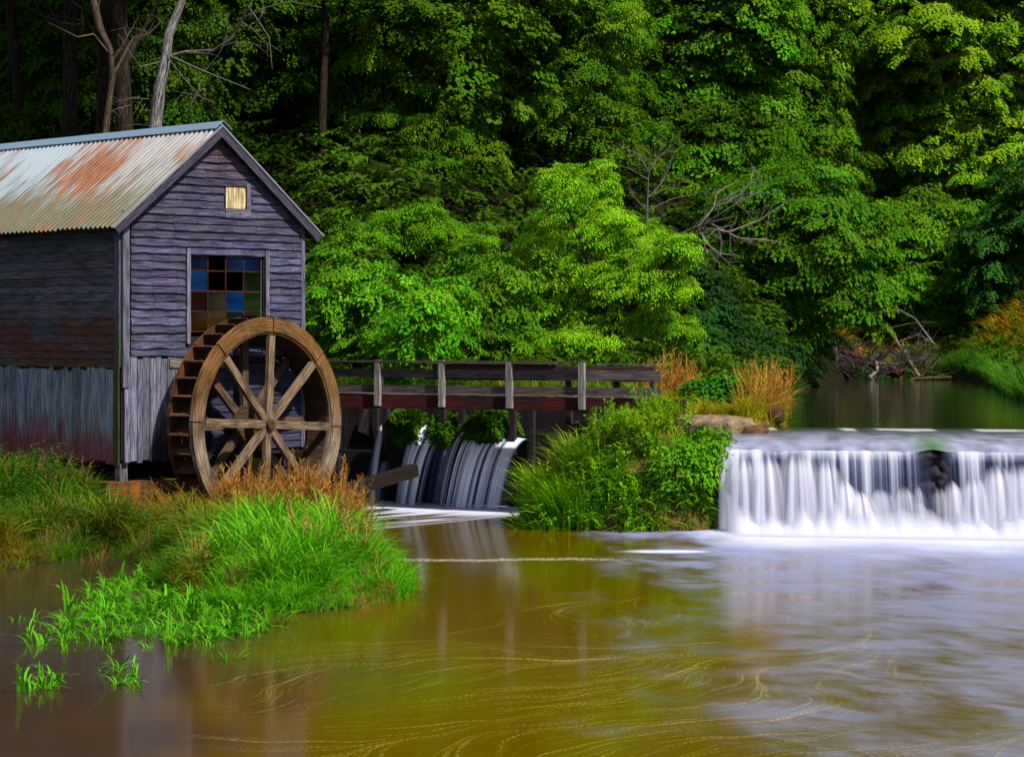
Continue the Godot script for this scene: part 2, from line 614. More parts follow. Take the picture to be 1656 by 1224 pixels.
func h_far(x: float, d: float) -> float:
	if x < 4.2 and behind_race(x, d) < 2.3: return -0.8
	if x >= 4.2 and d < 45.3: return -0.8
	var s := sd(pond, Vector2(x, d))
	var h := POND + (maxf(-1.0, s * 0.4) if s < 0.0 else 0.28 * (1.0 - exp(-s * 0.8)))
	if x > 13.5 and d < 99.0: h += 1.3 * smoothstep(0.4, 3.6, s)
	h += 0.45 * maxf(0.0, d - hill_start(x)) + 0.25 * maxf(0.0, x - 17.0)
	return h + (gn.get_noise_2d(x * 4.0, d * 4.0) * 0.5 if s > 0.5 else 0.0)

func sheet(x0: float, x1: float, d0: float, d1: float, step: float, hf: Callable, col: Color) -> ArrayMesh:
	var mb := MB.new()
	var nx := int((x1 - x0) / step)
	var nd := int((d1 - d0) / step)
	for j in nd + 1:
		for i in nx + 1:
			var x := x0 + (x1 - x0) * i / nx
			var d := d0 + (d1 - d0) * j / nd
			mb.vert(Vector3(x, hf.call(x, d), -d), Vector2(x, d), col)
	for j in nd:
		for i in nx:
			var a := j * (nx + 1) + i
			var b := a + nx + 1
			mb.tri(a, b, a + 1)
			mb.tri(a + 1, b, b + 1)
	mb.smooth()
	return mb.done()

func flat(x: float, y: float, z: float, turn: float, s: float, tilt := 0.0) -> Transform3D:
	return Transform3D(Basis(Vector3.UP, turn) * Basis(Vector3.RIGHT, tilt) * Basis().scaled(Vector3.ONE * s), Vector3(x, y, z))

# scatter clumps over a piece of ground: where(x, d) gives the chance and colour
func scatter(n: String, label: String, mesh: Mesh, count: int, x0: float, x1: float, d0: float, d1: float, hf: Callable, where: Callable, s0: float, s1: float, grow := PackedVector2Array(), mm: Material = null) -> void:
	var tf: Array[Transform3D] = []
	var cl := PackedColorArray()
	for i in count:
		var x := R(x0, x1)
		var d := R(d0, d1)
		var c: Color = where.call(x, d)
		if c.a <= 0.0 or R(0, 1) > c.a: continue
		var h: float = hf.call(x, d)
		var s := R(s0, s1) * clampf(1.0 + 1.5 * gn.get_noise_2d(x * 22.0, d * 22.0), 0.5, 1.7)
		if grow.size(): s *= lerpf(0.5, 1.0, smoothstep(0.0, 1.0, -sd(grow, Vector2(x, d))))
		if grow == left_bank:
			if x > -5.3: s *= lerpf(1.0, 0.5, smoothstep(36.5, 40.5, d))
			elif x > -7.3: s *= lerpf(1.15, 0.6, smoothstep(39.3, 41.5, d))
		tf.append(flat(x, h - 0.03, -d, R(0, TAU), s, R(-0.25, 0.25)))
		var k := R(0.65, 1.3)
		cl.append(Color(c.r * k, c.g * k, c.b * k))
	var o := many(n, mesh, mm if mm else M.grass, tf, cl)
	tag(o, label, "grass", "", "stuff")

# ------------------------------------------------------------------ water
func lower_water() -> void:
	var X0 := -11.0
	var X1 := 12.0
	var D0 := 17.5
	var D1 := 51.5
	var W := 1024
	var n1 := noise(1.0, 51, 4)
	var n2 := noise(1.0, 52, 3)
	var n3 := noise(1.0, 53, 4)
	var im := Image.create(W, W, false, Image.FORMAT_RGB8)
	var ro := Image.create(W, W, false, Image.FORMAT_RGB8)
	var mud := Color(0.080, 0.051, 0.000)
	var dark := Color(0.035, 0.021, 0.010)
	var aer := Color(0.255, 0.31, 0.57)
	for y in W:
		var d := lerpf(D1, D0, (y + 0.5) / W)
		for x in W:
			var X := lerpf(X0, X1, (x + 0.5) / W)
			var a := n1.get_noise_2d(X * 0.35, d * 0.2)
			var b := n2.get_noise_2d(X * 0.8 - d * 0.35, d * 0.75 + X * 0.8 + 0.8 * n1.get_noise_2d(X * 0.4, d * 0.3 + 50.0))
			var e := n3.get_noise_2d(X * 0.4 + 40.0, d * 0.32)
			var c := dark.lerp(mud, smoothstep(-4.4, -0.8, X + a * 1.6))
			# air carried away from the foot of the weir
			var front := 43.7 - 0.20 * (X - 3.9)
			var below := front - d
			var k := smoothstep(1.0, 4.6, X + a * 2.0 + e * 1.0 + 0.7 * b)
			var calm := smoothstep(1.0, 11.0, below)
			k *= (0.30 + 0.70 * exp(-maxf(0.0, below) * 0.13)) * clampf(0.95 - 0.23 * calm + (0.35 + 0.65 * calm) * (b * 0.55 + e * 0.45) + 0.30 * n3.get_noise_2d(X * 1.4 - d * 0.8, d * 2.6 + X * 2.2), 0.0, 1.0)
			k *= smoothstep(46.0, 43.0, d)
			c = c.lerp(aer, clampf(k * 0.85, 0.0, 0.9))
			# white water at its foot
			var w := 0.0
			if X > 3.1:
				w = smoothstep(5.6, 1.4, below + 1.6 * a + 0.5 * b) * smoothstep(3.0, 4.2, X + 0.3 * b)
			# the tongue of foam that drifts round the island
			var tx := (X - 2.55) / 0.95
			var td := (d - 38.9) / 0.42
			w = maxf(w, 0.95 * smoothstep(1.0, 0.35, sqrt(tx * tx + td * td) + 0.25 * b))
			# white streaks spreading from the sluice
			var q := -(0.51 * (X + 3.29) + 0.86 * (d - 51.03))
			var sl := 0.86 * (X + 3.29) - 0.51 * (d - 51.03)
			var fan := smoothstep(-0.7, 0.5, sl + q * 0.35) * smoothstep(5.8, 4.6, sl + q * 0.05)
			var streak := smoothstep(-0.15, 0.45, n2.get_noise_2d((sl + q * 0.2) * 2.4, q * 0.22))
			if q > 0.0 and X < 2.0:
				w = maxf(w, fan * clampf(smoothstep(3.4, 1.5, q) + streak * smoothstep(9.5, 2.0, q) * 0.9, 0.0, 1.0))
			c = c.lerp(Color(0.43, 0.445, 0.54), clampf(w, 0.0, 1.0))
			# the thin line of scum across the pool
			var ld := 37.35 + 0.05 * (X + 2.2) + 0.06 * sin(X * 2.3) + 0.12 * n1.get_noise_2d(X * 4.0, 3.0)
			if X > -2.6 and X < 2.3:
				var l := smoothstep(0.30, 0.05, absf(d - ld) + 0.12 * n1.get_noise_2d(X * 9.0, d * 5.0)) * smoothstep(-0.35, 0.2, n1.get_noise_2d(X * 14.0, d * 14.0))
				c = c.lerp(Color(0.62, 0.56, 0.44), l * 0.85 * smoothstep(2.3, 1.0, X))
			im.set_pixel(x, y, Color(c.r, c.g, c.b).linear_to_srgb())
			var f := clampf(w + k * 0.8, 0.0, 1.0)
			var rr := lerpf(0.10, 0.65, f)
			ro.set_pixel(x, y, Color(rr, rr, rr))
	im.resize(2048, 2048, Image.INTERPOLATE_CUBIC)
	# trails of froth flecks, curling with the eddy
	var cur := noise(1.0, 61, 2)
	for t in 900:
		var p := Vector2(R(-3.4, 4.2), R(18.5, 27.5))
		if t > 860: p = Vector2(R(0.6, 3.6), R(29.0, 38.0))
		elif t > 620: p = Vector2(R(-1.5, 3.6), R(22.0, 31.0))
		var steps := rng.randi_range(40, 120)
		var strong := R(0.12, 0.5) * (0.75 if p.x < 2.5 else 0.45)
		for s in steps:
			var ang := -0.75 + 1.7 * cur.get_noise_2d(p.x * 0.25, p.y * 0.18) + 0.7 * cur.get_noise_2d(p.x * 1.3, p.y * 0.9)
			p += Vector2(cos(ang), -sin(ang) * 1.3) * 0.019
			if s % 4 > 2 or R(0, 1) < 0.3: continue
			var ix := int((p.x - X0) / (X1 - X0) * 2048.0)
			var iy := int((D1 - p.y) / (D1 - D0) * 2048.0)
			if ix < 1 or iy < 1 or ix > 2046 or iy > 2046: continue
			var c := im.get_pixel(ix, iy)
			var f := minf(1.0, 1.35 * strong * sin(PI * s / steps))
			for q in [Vector2i(0, 0), Vector2i(1, 0), Vector2i(0, 1), Vector2i(1, 1)]:
				im.set_pixel(ix + q.x, iy + q.y, im.get_pixel(ix + q.x, iy + q.y).lerp(Color(0.78, 0.72, 0.42), f * (1.0 if q == Vector2i.ZERO else 0.4)))
	var m := mat("pool", 1.0, 0.33)
	m.vertex_color_use_as_albedo = false
	m.albedo_texture = ImageTexture.create_from_image(im)
	m.roughness_texture = ImageTexture.create_from_image(ro)
	m.texture_repeat = false
	m.heightmap_enabled = false
	var mb := MB.new()
	# the mapped part, then plain water round it
	var q := [Vector3(X0, 0, -D0), Vector3(X1, 0, -D0), Vector3(X1, 0, -D1), Vector3(X0, 0, -D1)]
	mb.face(q, [Vector2(0, 1), Vector2(1, 1), Vector2(1, 0), Vector2(0, 0)], [Color.WHITE, Color.WHITE, Color.WHITE, Color.WHITE], Vector3(0, -1, -30))
	for r in [[-40, X0, -12, D1], [X1, 40, -12, D1], [X0, X1, -12, D0]]:
		var p := [Vector3(r[0], 0, -r[2]), Vector3(r[1], 0, -r[2]), Vector3(r[1], 0, -r[3]), Vector3(r[0], 0, -r[3])]
		var us := []
		for v in p: us.append(Vector2((v.x - X0) / (X1 - X0), (D1 + v.z) / (D1 - D0)))
		mb.face(p, us, [Color.WHITE, Color.WHITE, Color.WHITE, Color.WHITE], Vector3(0, -1, -30))
	var o := obj("water", mb.done(), m)
	tag(o, "brown and olive mill pool with froth trails below the weir", "", "", "structure")

# profile of the weir line: where the crest stands at fraction u (0 = island end)
func crest(u: float) -> Vector3:
	return Vector3(lerpf(3.80, 14.2, u), 0, -(lerpf(43.55, 41.6, u)))

func upper_water() -> void:
	var m := mat("pond", 0.05, 0.5)
	m.albedo_color = Color(0.012, 0.016, 0.006).linear_to_srgb()
	m.heightmap_enabled = true
	m.heightmap_texture = tex.ripple
	m.heightmap_scale = 0.35
	m.uv1_scale = Vector3(0.05, 0.5, 1)
	var mb := MB.new()
	var p := [Vector3(3.2, POND, -46.0), Vector3(24, POND, -43.5), Vector3(24, POND, -99.5), Vector3(3.2, POND, -99.5)]
	var us := []
	for v in p: us.append(Vector2(v.x, v.z))
	mb.face(p, us, [Color.WHITE, Color.WHITE, Color.WHITE, Color.WHITE], Vector3(10, 0, -70))
	var o := obj("water", mb.done(), m)
	tag(o, "still dark mill pond above the weir reflecting the trees", "", "", "structure")
	# head race behind the footbridge
	mb = MB.new()
	p = [Vector3(-4.2, 1.44, -52.4), Vector3(1.6, 1.44, -48.7), Vector3(2.6, 1.44, -51.4), Vector3(-3.4, 1.44, -55.2)]
	mb.face(p, [p[0], p[1], p[2], p[3]].map(func(v): return Vector2(v.x, v.z)), [Color.WHITE, Color.WHITE, Color.WHITE, Color.WHITE], Vector3(0, 0, -50))
	o = obj("water", mb.done(), m)
	tag(o, "dark strip of water behind the sluice under the footbridge", "", "", "structure")

func weir() -> void:
	# the stone wall that holds the pond
	var t := thing("weir", "dark wet stone weir wall behind the falling water", "weir", Vector3(3.9, 0, -43.6))
	t.set_meta("kind", "thing")
	var base := t.position
	var mb := MB.new()
	var a := crest(-0.02)
	var b := crest(1.0)
	var ax := (b - a).normalized()
	var back := ax.cross(Vector3.UP).normalized()
	if back.z > 0: back = -back
	board(a - base + Vector3(0, -0.6, 0) + back * 2.2, ax, Vector3.UP, -back, a.distance_to(b), 2.02, 1.95, Color(0.05, 0.05, 0.055), 0.0, 6, 0.0, null, mb)
	obj("wall_core", mb.done(), M.wet_stone, t)
	var len := a.distance_to(b)
	for row in 4:
		var s := 0.0
		while s < len:
			var w := R(0.45, 0.95)
			var m2 := MB.new()
			var k := R(0.6, 1.3)
			var col := Color(0.055, 0.055, 0.065) * k
			if row == 3 and R(0, 1) < 0.3: col = Color(0.03, 0.07, 0.01)
			board(a - base + ax * s + Vector3(0, -0.2 + row * 0.40, 0) + back * (0.27 - R(0, 0.1)), ax, Vector3.UP, -back, w - 0.03, 0.37, 0.17, col, 0.02, 2, 0.03, null, m2)
			obj("stone", m2.done(), M.wet_stone, t)
			s += w
	# the broken gap: mossy blocks that stand out of the water
	var gx := 7.68
	for i in 11:
		var r := rock(Vector3(R(0.10, 0.22), R(0.07, 0.14), R(0.10, 0.16)), 300 + i, Color(0.03, 0.03, 0.04), 0.5)
		var o := obj("stone", r, M.wet_stone, t)
		o.position = Vector3(gx + R(-0.3, 0.3), 1.36 - i * 0.10, -42.86 + R(0.0, 0.1) + i * 0.02) - base
		o.rotation = Vector3(R(-0.4, 0.4), R(0, 6), R(-0.4, 0.4))

# smooth water bending over the crest, then the falling veils
func falls() -> void:
	var n1 := noise(1.0, 71, 3)
	var m := mat("crest_water", 0.16, 0.5)
	m.heightmap_enabled = true
	m.heightmap_texture = tex.ripple
	m.heightmap_scale = 2.0
	m.uv1_scale = Vector3(0.12, 0.9, 1)
	var mb := MB.new()
	var nu := 260
	var prof := [[2.9, 0.0], [2.3, -0.003], [1.7, -0.015], [1.2, -0.04], [0.8, -0.075], [0.45, -0.11], [0.2, -0.14], [0.0, -0.19], [-0.10, -0.26], [-0.15, -0.34]]
	for i in nu + 1:
		var u := float(i) / nu
		var c := crest(u)
		for j in prof.size():
			var dip := 0.03 * n1.get_noise_2d(c.x * 1.3, prof[j][0] * 1.2) * smoothstep(2.9, 1.4, prof[j][0])
			var gap := exp(-pow((c.x - 7.68) / 0.35, 2.0))
			var y: float = POND + 0.012 + prof[j][1] + dip + gap * 0.07 * smoothstep(1.6, 0.2, prof[j][0])
			var f := smoothstep(2.2, 0.2, prof[j][0])
			var k := n1.get_noise_2d(c.x * 1.6 + prof[j][0], prof[j][0] * 4.0)
			var col := Color(0.02, 0.025, 0.012).lerp(Color(0.24, 0.25, 0.36), clampf(f * (0.75 + 0.6 * k), 0.0, 1.0))
			if prof[j][0] > 2.2: col = col.lerp(Color(0.75, 0.75, 0.8), smoothstep(0.0, 0.25, n1.get_noise_2d(c.x * 0.8, 9.0) + 0.1) * 0.8 * smoothstep(0.0, 1.0, 2.9 - prof[j][0] + 0.3))
			col = col.lerp(Color(0.035, 0.10, 0.006), gap * 0.75 * smoothstep(1.0, 0.2, prof[j][0]))
			mb.vert(Vector3(c.x, y, c.z - prof[j][0]), Vector2(c.x, prof[j][0]), col)
	var np := prof.size()
	for i in nu:
		for j in np - 1:
			var a := i * np + j
			mb.tri(a, a + 1, a + np)
			mb.tri(a + 1, a + np + 1, a + np)
	mb.smooth()
	var o := obj("weir_water", mb.done(), m)
	tag(o, "smooth lavender sheet of water bending over the weir crest", "", "", "structure")
	# the curtain of fine strands
	var t := thing("waterfall", "wide white silky waterfall pouring over the stone weir", "waterfall", Vector3(4, 0, -43.4))
	t.set_meta("kind", "structure")
	var base := t.position
	mb = MB.new()
	nu = 900
	var nv := 16
	for i in nu + 1:
		var u := float(i) / nu
		var c := crest(u)
		var gap := exp(-pow((c.x - 7.66 - 0.06 * n1.get_noise_2d(c.x * 6.0, 1.0)) / 0.33, 4.0))
		var thin := maxf(smoothstep(5.6, 6.2, c.x) * smoothstep(7.6, 7.2, c.x), 0.6 * smoothstep(7.8, 8.0, c.x) * smoothstep(9.0, 8.4, c.x))
		var ph := (n1.get_noise_2d(c.x * 8.0, 2.0) * 0.7 + n1.get_noise_2d(c.x * 20.0, 7.0) * 0.4) * lerpf(0.4, 1.0, thin)
		var broad := n1.get_noise_2d(c.x * 2.6, 5.0)
		for j in nv + 1:
			var v := float(j) / nv
			var fall := v * 1.44
			var outw := 0.13 + 0.34 * sqrt(v) + 0.03 * ph * sqrt(v) + 0.06 * broad * v
			var al := clampf(0.56 + 0.62 * ph + lerpf(1.1, 0.6, thin) * broad - 0.22 * sin(v * PI), 0.10, 0.93)
			al = lerpf(al, 0.9, smoothstep(0.12, 0.0, v) * 0.6)
			al = lerpf(al, maxf(al, 0.62 + 0.2 * broad), smoothstep(0.72, 1.0, v))
			al *= 1.0 - gap * (1.0 - 0.25 * v)
			mb.vert(c + Vector3(0.02 * ph * v, 1.46 + 0.03 * broad * (1.0 - v) - fall, outw) - base, Vector2(u, v), Color(0.13, 0.16, 0.32, al).lerp(Color(0.42, 0.44, 0.53, al), smoothstep(0.15, 0.8, al)))  # shade in the gaps tinted dark blue into the thin water
	for i in nu:
		for j in nv:
			var a := i * (nv + 1) + j
			mb.tri(a, a + 1, a + nv + 1)
			mb.tri(a + 1, a + nv + 2, a + nv + 1)
	mb.smooth()
	obj("curtain", mb.done(), M.veil, t)
	# heavier plumes that leap from ledges: [x, half width at top, half width at foot, top, reach, strength]
	var plumes := [[4.22, 0.18, 0.30, 1.36, 0.50, 0.9], [4.62, 0.22, 0.40, 1.42, 0.62, 1.0], [5.22, 0.26, 0.42, 1.46, 0.62, 1.0], [5.72, 0.18, 0.30, 1.32, 0.55, 0.9], [4.0, 0.12, 0.2, 0.75, 0.35, 0.5],
		[6.05, 0.12, 0.34, 0.96, 0.55, 0.9], [6.32, 0.14, 0.38, 0.76, 0.62, 0.85], [6.70, 0.2, 0.42, 0.80, 0.5, 0.6], [7.1, 0.14, 0.26, 0.85, 0.45, 0.7], [7.34, 0.10, 0.17, 0.88, 0.48, 0.45], [7.36, 0.13, 0.16, 0.58, 0.62, 0.42],
		[7.72, 0.12, 0.2, 0.84, 0.55, 0.5], [7.95, 0.13, 0.28, 0.95, 0.6, 0.8], [8.35, 0.2, 0.42, 1.02, 0.66, 0.95], [8.72, 0.24, 0.40, 1.24, 0.64, 1.0], [9.15, 0.26, 0.42, 1.27, 0.66, 1.0], [9.65, 0.25, 0.42, 1.22, 0.6, 1.0], [10.2, 0.3, 0.5, 1.3, 0.6, 1.0], [11.0, 0.3, 0.6, 1.2, 0.6, 1.0], [12.0, 0.4, 0.6, 1.3, 0.6, 1.0]]
	for P in plumes:
		mb = MB.new()
		var c := crest((P[0] - 3.8) / 10.4)
		var nw := 40
		nv = 16
		var seed_ := R(0, 90)
		for i in nw + 1:
			var e := 2.0 * i / nw - 1.0
			for j in nv + 1:
				var v := float(j) / nv
				var hw: float = lerpf(P[1] * 1.3, P[2] * 1.6, pow(v, 0.7))
				var round_top: float = P[3] - 0.16 * e * e * (1.0 - v)
				var y := round_top * (1.0 - v * v * 0.35 - v * 0.65)
				var st := n1.get_noise_2d(e * 3.0 + seed_, 3.0 + seed_) * 0.9 + n1.get_noise_2d(e * 9.0 + seed_, 8.0) * 0.35
				var z: float = 0.16 + P[4] * sqrt(v + 0.02) + 0.14 * (1.0 - e * e) * (0.5 + v)
				var al := pow(cos(e * PI * 0.5), 1.7) * clampf(0.80 + 0.75 * st - 0.25 * v, 0.0, 1.0) * float(P[5])
				al *= smoothstep(-0.02, 0.30, v + 0.10 * st)
				mb.vert(c + Vector3(e * hw, y, z) - base, Vector2(e, v), Color(0.42, 0.435, 0.53, clampf(al, 0.0, 0.96)))
		for i in nw:
			for j in nv:
				var a := i * (nv + 1) + j
				mb.tri(a, a + 1, a + nv + 1)
				mb.tri(a + 1, a + nv + 2, a + nv + 1)
		mb.smooth()
		obj("plume", mb.done(), M.veil, t)
	# the soft spray that hides the foot of the fall
	mb = MB.new()
	nu = 200
	for i in nu + 1:
		var u := float(i) / nu
		var c := crest(u)
		for j in 9:
			var v := j / 8.0
			var y := 0.46 * (1.0 - smoothstep(0.0, 0.75, v)) * (1.0 + 0.8 * n1.get_noise_2d(c.x * 1.5, 11.0))
			var al := 0.85 * smoothstep(0.0, 0.55, v) * smoothstep(1.0, 0.70, v) * smoothstep(0.0, 0.04, u)
			mb.vert(c + Vector3(0, y + 0.006, 0.80 + 1.15 * v * v) - base, Vector2(u, v), Color(0.43, 0.445, 0.54, al))
	for i in nu:
		for j in 8:
			var a := i * 9 + j
			mb.tri(a, a + 1, a + 9)
			mb.tri(a + 1, a + 10, a + 9)
	mb.smooth()
	obj("spray", mb.done(), M.veil, t)

# ------------------------------------------------------------------ the mill
const GW := 4.32      # gable width
const EAVE := 5.80
const APEX := 7.46
const MLEN := 9.0
func gable_top(x: float) -> float:
	return lerpf(EAVE, APEX, 1.0 - absf(x - GW * 0.5) / (GW * 0.5))

var stain_reflection := FastNoiseLite.new()
func tint_gable(p: Vector3, c: Color) -> Color:
	var k := 1.0 + 0.55 * stain_reflection.get_noise_3d(p.x * 1.5, p.y * 3.0, 1.0)
	var o := Color(c.r * k, c.g * k, c.b * k)
	# rust coloured weathering high under the gable
	var w := smoothstep(6.3, 7.0, p.y) * smoothstep(0.0, 0.4, stain_reflection.get_noise_3d(p.x * 1.2, p.y * 1.0, 9.0) + 0.1)
	return o.lerp(Color(0.16, 0.07, 0.03), w * 0.6)

func tint_side(p: Vector3, c: Color) -> Color:
	var k := 1.0 + 0.5 * stain_reflection.get_noise_3d(p.z * 1.2, p.y * 2.5, 4.0)
	var o := Color(c.r * k, c.g * k, c.b * k)
	var red := smoothstep(4.35, 3.5, p.y) * smoothstep(-0.1, 0.3, stain_reflection.get_noise_3d(p.z * 0.5, p.y * 0.8, 22.0) + 0.12)
	o = o.lerp(Color(0.19, 0.050, 0.030), red * 0.85)
	return o.lerp(Color(0.11, 0.13, 0.02), smoothstep(3.22, 3.05, p.y) * 0.6)

func tint_lower_side(p: Vector3, c: Color) -> Color:
	var k := 1.0 + 0.6 * stain_reflection.get_noise_3d(p.z * 5.0, p.y * 0.8, 31.0)
	var o := Color(c.r * k, c.g * k, c.b * k)
	var red := smoothstep(2.05, 1.45, p.y + 0.5 * stain_reflection.get_noise_3d(p.z * 3.0, p.y, 40.0) + p.z * 0.06)
	return o.lerp(Color(0.36, 0.05, 0.045), red * 0.85)

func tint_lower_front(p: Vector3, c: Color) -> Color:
	var k := 1.0 + 0.6 * stain_reflection.get_noise_3d(p.x * 6.0, p.y * 0.8, 51.0)
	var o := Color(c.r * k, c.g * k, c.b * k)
	var dk := smoothstep(2.0, 1.3, p.y - (p.x - 0.6) * 0.9 + 0.4 * stain_reflection.get_noise_3d(p.x * 4.0, p.y, 44.0)) * smoothstep(0.3, 0.7, p.x)
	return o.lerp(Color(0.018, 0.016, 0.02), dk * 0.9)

func mill() -> void:
	var t := thing("mill_building", "weathered grey clapboard water mill with a rusty corrugated roof", "mill", Vector3(-7.131, 0, -42.81), PI / 4)
	var X := Vector3.RIGHT
	var Y := Vector3.UP
	var Z := Vector3(0, 0, 1)
	var grey := Color(0.118, 0.120, 0.222)
	var dark := Color(0.03, 0.028, 0.03)
	var wx0 := 1.54
	var wx1 := 3.31
	var wy0 := 3.55
	var wy1 := 5.18
	# --- gable wall: backing boards round the window, then the clapboards
	var mb := MB.new()
	var back := [[Vector2(0.02, 1.3), Vector2(wx0, 1.3), Vector2(wx0, EAVE), Vector2(0.02, EAVE)], [Vector2(wx1, 1.3), Vector2(GW - 0.02, 1.3), Vector2(GW - 0.02, EAVE), Vector2(wx1, EAVE)], [Vector2(wx0, 1.3), Vector2(wx1, 1.3), Vector2(wx1, wy0), Vector2(wx0, wy0)], [Vector2(wx0, wy1), Vector2(wx1, wy1), Vector2(wx1, EAVE), Vector2(wx0, EAVE)], [Vector2(0.02, EAVE), Vector2(GW - 0.02, EAVE), Vector2(GW * 0.5, APEX - 0.03)]]
	for q in back:
		for zz in [-0.08, 0.0]:
			var p := []
			for v in q: p.append(Vector3(v.x, v.y, zz))
			var u := []
			var cc := []
			for v in q:
				u.append(v)
				cc.append(dark)
			mb.face(p, u, cc, Vector3(GW * 0.5, 4.0, -0.04))
	var gw := obj("gable_wall", mb.done(), M.wood, t)
	var pitch := 0.146
	var nails := MB.new()
	var y := 3.20
	var row := 0
	while y < APEX - 0.16:
		var top := y + pitch
		var xl := 0.20
		var xr := GW - 0.10
		if top > EAVE - 0.05:
			var lim := (top + 0.02 - EAVE) / (APEX - EAVE) * GW * 0.5
			xl = maxf(xl, lim)
			xr = minf(xr, GW - lim)
		var spans := [[xl, xr]]
		if y > 3.3 and top < wy1 + 0.06: spans = [[xl, wx0 - 0.11], [wx1 + 0.11, xr]]
		elif y <= 3.3: spans = [[xl, 1.62], [1.64, xr]]
		elif y > 5.95 and top < 6.5: spans = [[xl, 2.34], [2.99, xr]]
		elif R(0, 1) < 0.7 and xr - xl > 1.5:
			var cut := R(xl + 0.5, xr - 0.5)
			spans = [[xl, cut - 0.004], [cut + 0.004, xr]]
		for s in spans:
			if s[1] - s[0] < 0.06: continue
			var k := R(0.62, 1.25)
			var c := Color(grey.r * k * R(0.93, 1.08), grey.g * k, grey.b * k * R(0.93, 1.07))
			var worn := 0.030 if y < 5.2 else 0.017
			var sl := R(-0.012, 0.012)
			var ax := Vector3(1, sl / maxf(0.5, s[1] - s[0]), 0).normalized()
			var b := board(Vector3(s[0], y - 0.012 - sl * 0.5, 0.006), ax, Y, Z, s[1] - s[0], pitch + 0.010, 0.014, c, worn * 0.55, maxi(3, int((s[1] - s[0]) * 4.0)), R(0.026, 0.048), tint_gable)
			obj("clapboard", b.done(), M.wood, gw)
			var nx: float = s[0] + 0.05
			while nx < s[1]:
				for r in 2:
					var o := Vector3(nx + R(-0.02, 0.02), y + 0.025 + r * 0.07 + R(-0.012, 0.012), 0.075 - r * 0.022)
					var e := R(0.007, 0.012)
					nails.face([o + Vector3(-e, -e, 0), o + Vector3(e, -e, 0), o + Vector3(e, e * 1.6, -0.005), o + Vector3(-e, e * 1.6, -0.005)], [Vector2.ZERO, Vector2.ZERO, Vector2.ZERO, Vector2.ZERO], [dark, dark, dark, dark], Vector3(o.x, o.y, -3))
				nx += R(0.38, 0.6)
		y = top
		row += 1
	obj("nails", nails.done(), M.plain, gw).set_meta("kind", "stuff")
	# lower gable: clapboards seen through the wheel, upright boards beside it
	y = 1.40
	while y < 3.0:
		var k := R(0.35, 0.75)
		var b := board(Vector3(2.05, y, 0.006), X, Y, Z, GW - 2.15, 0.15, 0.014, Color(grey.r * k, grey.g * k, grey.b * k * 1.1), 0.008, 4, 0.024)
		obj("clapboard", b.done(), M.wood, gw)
		y += 0.146
	var x := 0.06
	while x < 2.0:
		var w := R(0.10, 0.17)
		var k := R(0.75, 1.25)
		var c := Color(0.24, 0.245, 0.36) * k
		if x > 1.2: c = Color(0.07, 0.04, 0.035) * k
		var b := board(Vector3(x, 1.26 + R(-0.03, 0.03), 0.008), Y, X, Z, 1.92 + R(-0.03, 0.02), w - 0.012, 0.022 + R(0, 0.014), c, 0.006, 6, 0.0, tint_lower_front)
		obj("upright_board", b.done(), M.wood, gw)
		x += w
	var lb := board(Vector3(1.05, 2.98, 0.04), X, Y, Z, 1.3, 0.17, 0.03, Color(0.30, 0.27, 0.24), 0.01, 4)
	obj("sill_board", lb.done(), M.wood, gw)
	# corner boards
	for e in [[0.0, 2.62], [GW - 0.10, 1.4]]:
		obj("corner_board", board(Vector3(e[0], e[1], 0.012), Y, X, Z, EAVE - e[1] + 0.05, 0.15 if e[0] == 0.0 else 0.09, 0.05, Color(0.20, 0.20, 0.30), 0.004, 6).done(), M.wood, gw)
	# --- side wall
	mb = MB.new()
	board(Vector3(0.0, 1.3, 0.0), Vector3(0, 0, -1), Y, Vector3(-1, 0, 0), MLEN, EAVE - 1.46, -0.08, dark, 0.0, 2, 0.0, null, mb)
	var sw := obj("side_wall", mb.done(), M.wood, t)
	y = 3.0
	while y < EAVE - 0.26:
		var z := -0.10
		while z > -5.8:
			var L := minf(R(1.0, 3.2), 5.9 + z)
			if L < 0.3: break
			var k := R(0.6, 1.3)
			var b := board(Vector3(-0.006, y - 0.010, z), Vector3(0, 0, -1), Y, Vector3(-1, 0, 0), L - 0.006, 0.162, 0.013, Color(0.145 * k * R(0.85, 1.2), 0.165 * k, 0.175 * k * R(0.85, 1.2)), 0.007, maxi(3, int(L * 3.0)), 0.024, tint_side)
			obj("clapboard", b.done(), M.wood, sw)
			z -= L
		y += 0.152
	var z := -0.16
	while z > -5.0:
		var w := R(0.09, 0.16)
		var k := R(0.7, 1.25)
		var b := board(Vector3(-0.008, 1.26 + R(-0.04, 0.03), z - w + 0.006), Y, Vector3(0, 0, 1), Vector3(-1, 0, 0), 1.72 + R(-0.04, 0.02), w - 0.006, 0.022, Color(0.34 * k, 0.43 * k, 0.52 * k), 0.004, 5, 0.0, tint_lower_side)
		obj("upright_board", b.done(), M.wood, sw)
		z -= w
	obj("corner_board", board(Vector3(-0.012, 3.0, -0.14), Y, Vector3(0, 0, 1), Vector3(-1, 0, 0), EAVE - 3.12, 0.15, 0.04, Color(0.17, 0.18, 0.25), 0.004, 5, 0.0, func(p, c): return c.lerp(Color(0.10, 0.12, 0.02), smoothstep(3.95, 3.8, p.y) * 0.8)).done(), M.wood, sw)
	obj("corner_board", board(Vector3(-0.034, 1.2, -0.16), Y, Vector3(0, 0, 1), Vector3(-1, 0, 0), 1.82, 0.16, 0.03, Color(0.10, 0.12, 0.03), 0.006, 5).done(), M.wood, sw)
	# --- far walls, floor and ceiling close the room
	mb = MB.new()
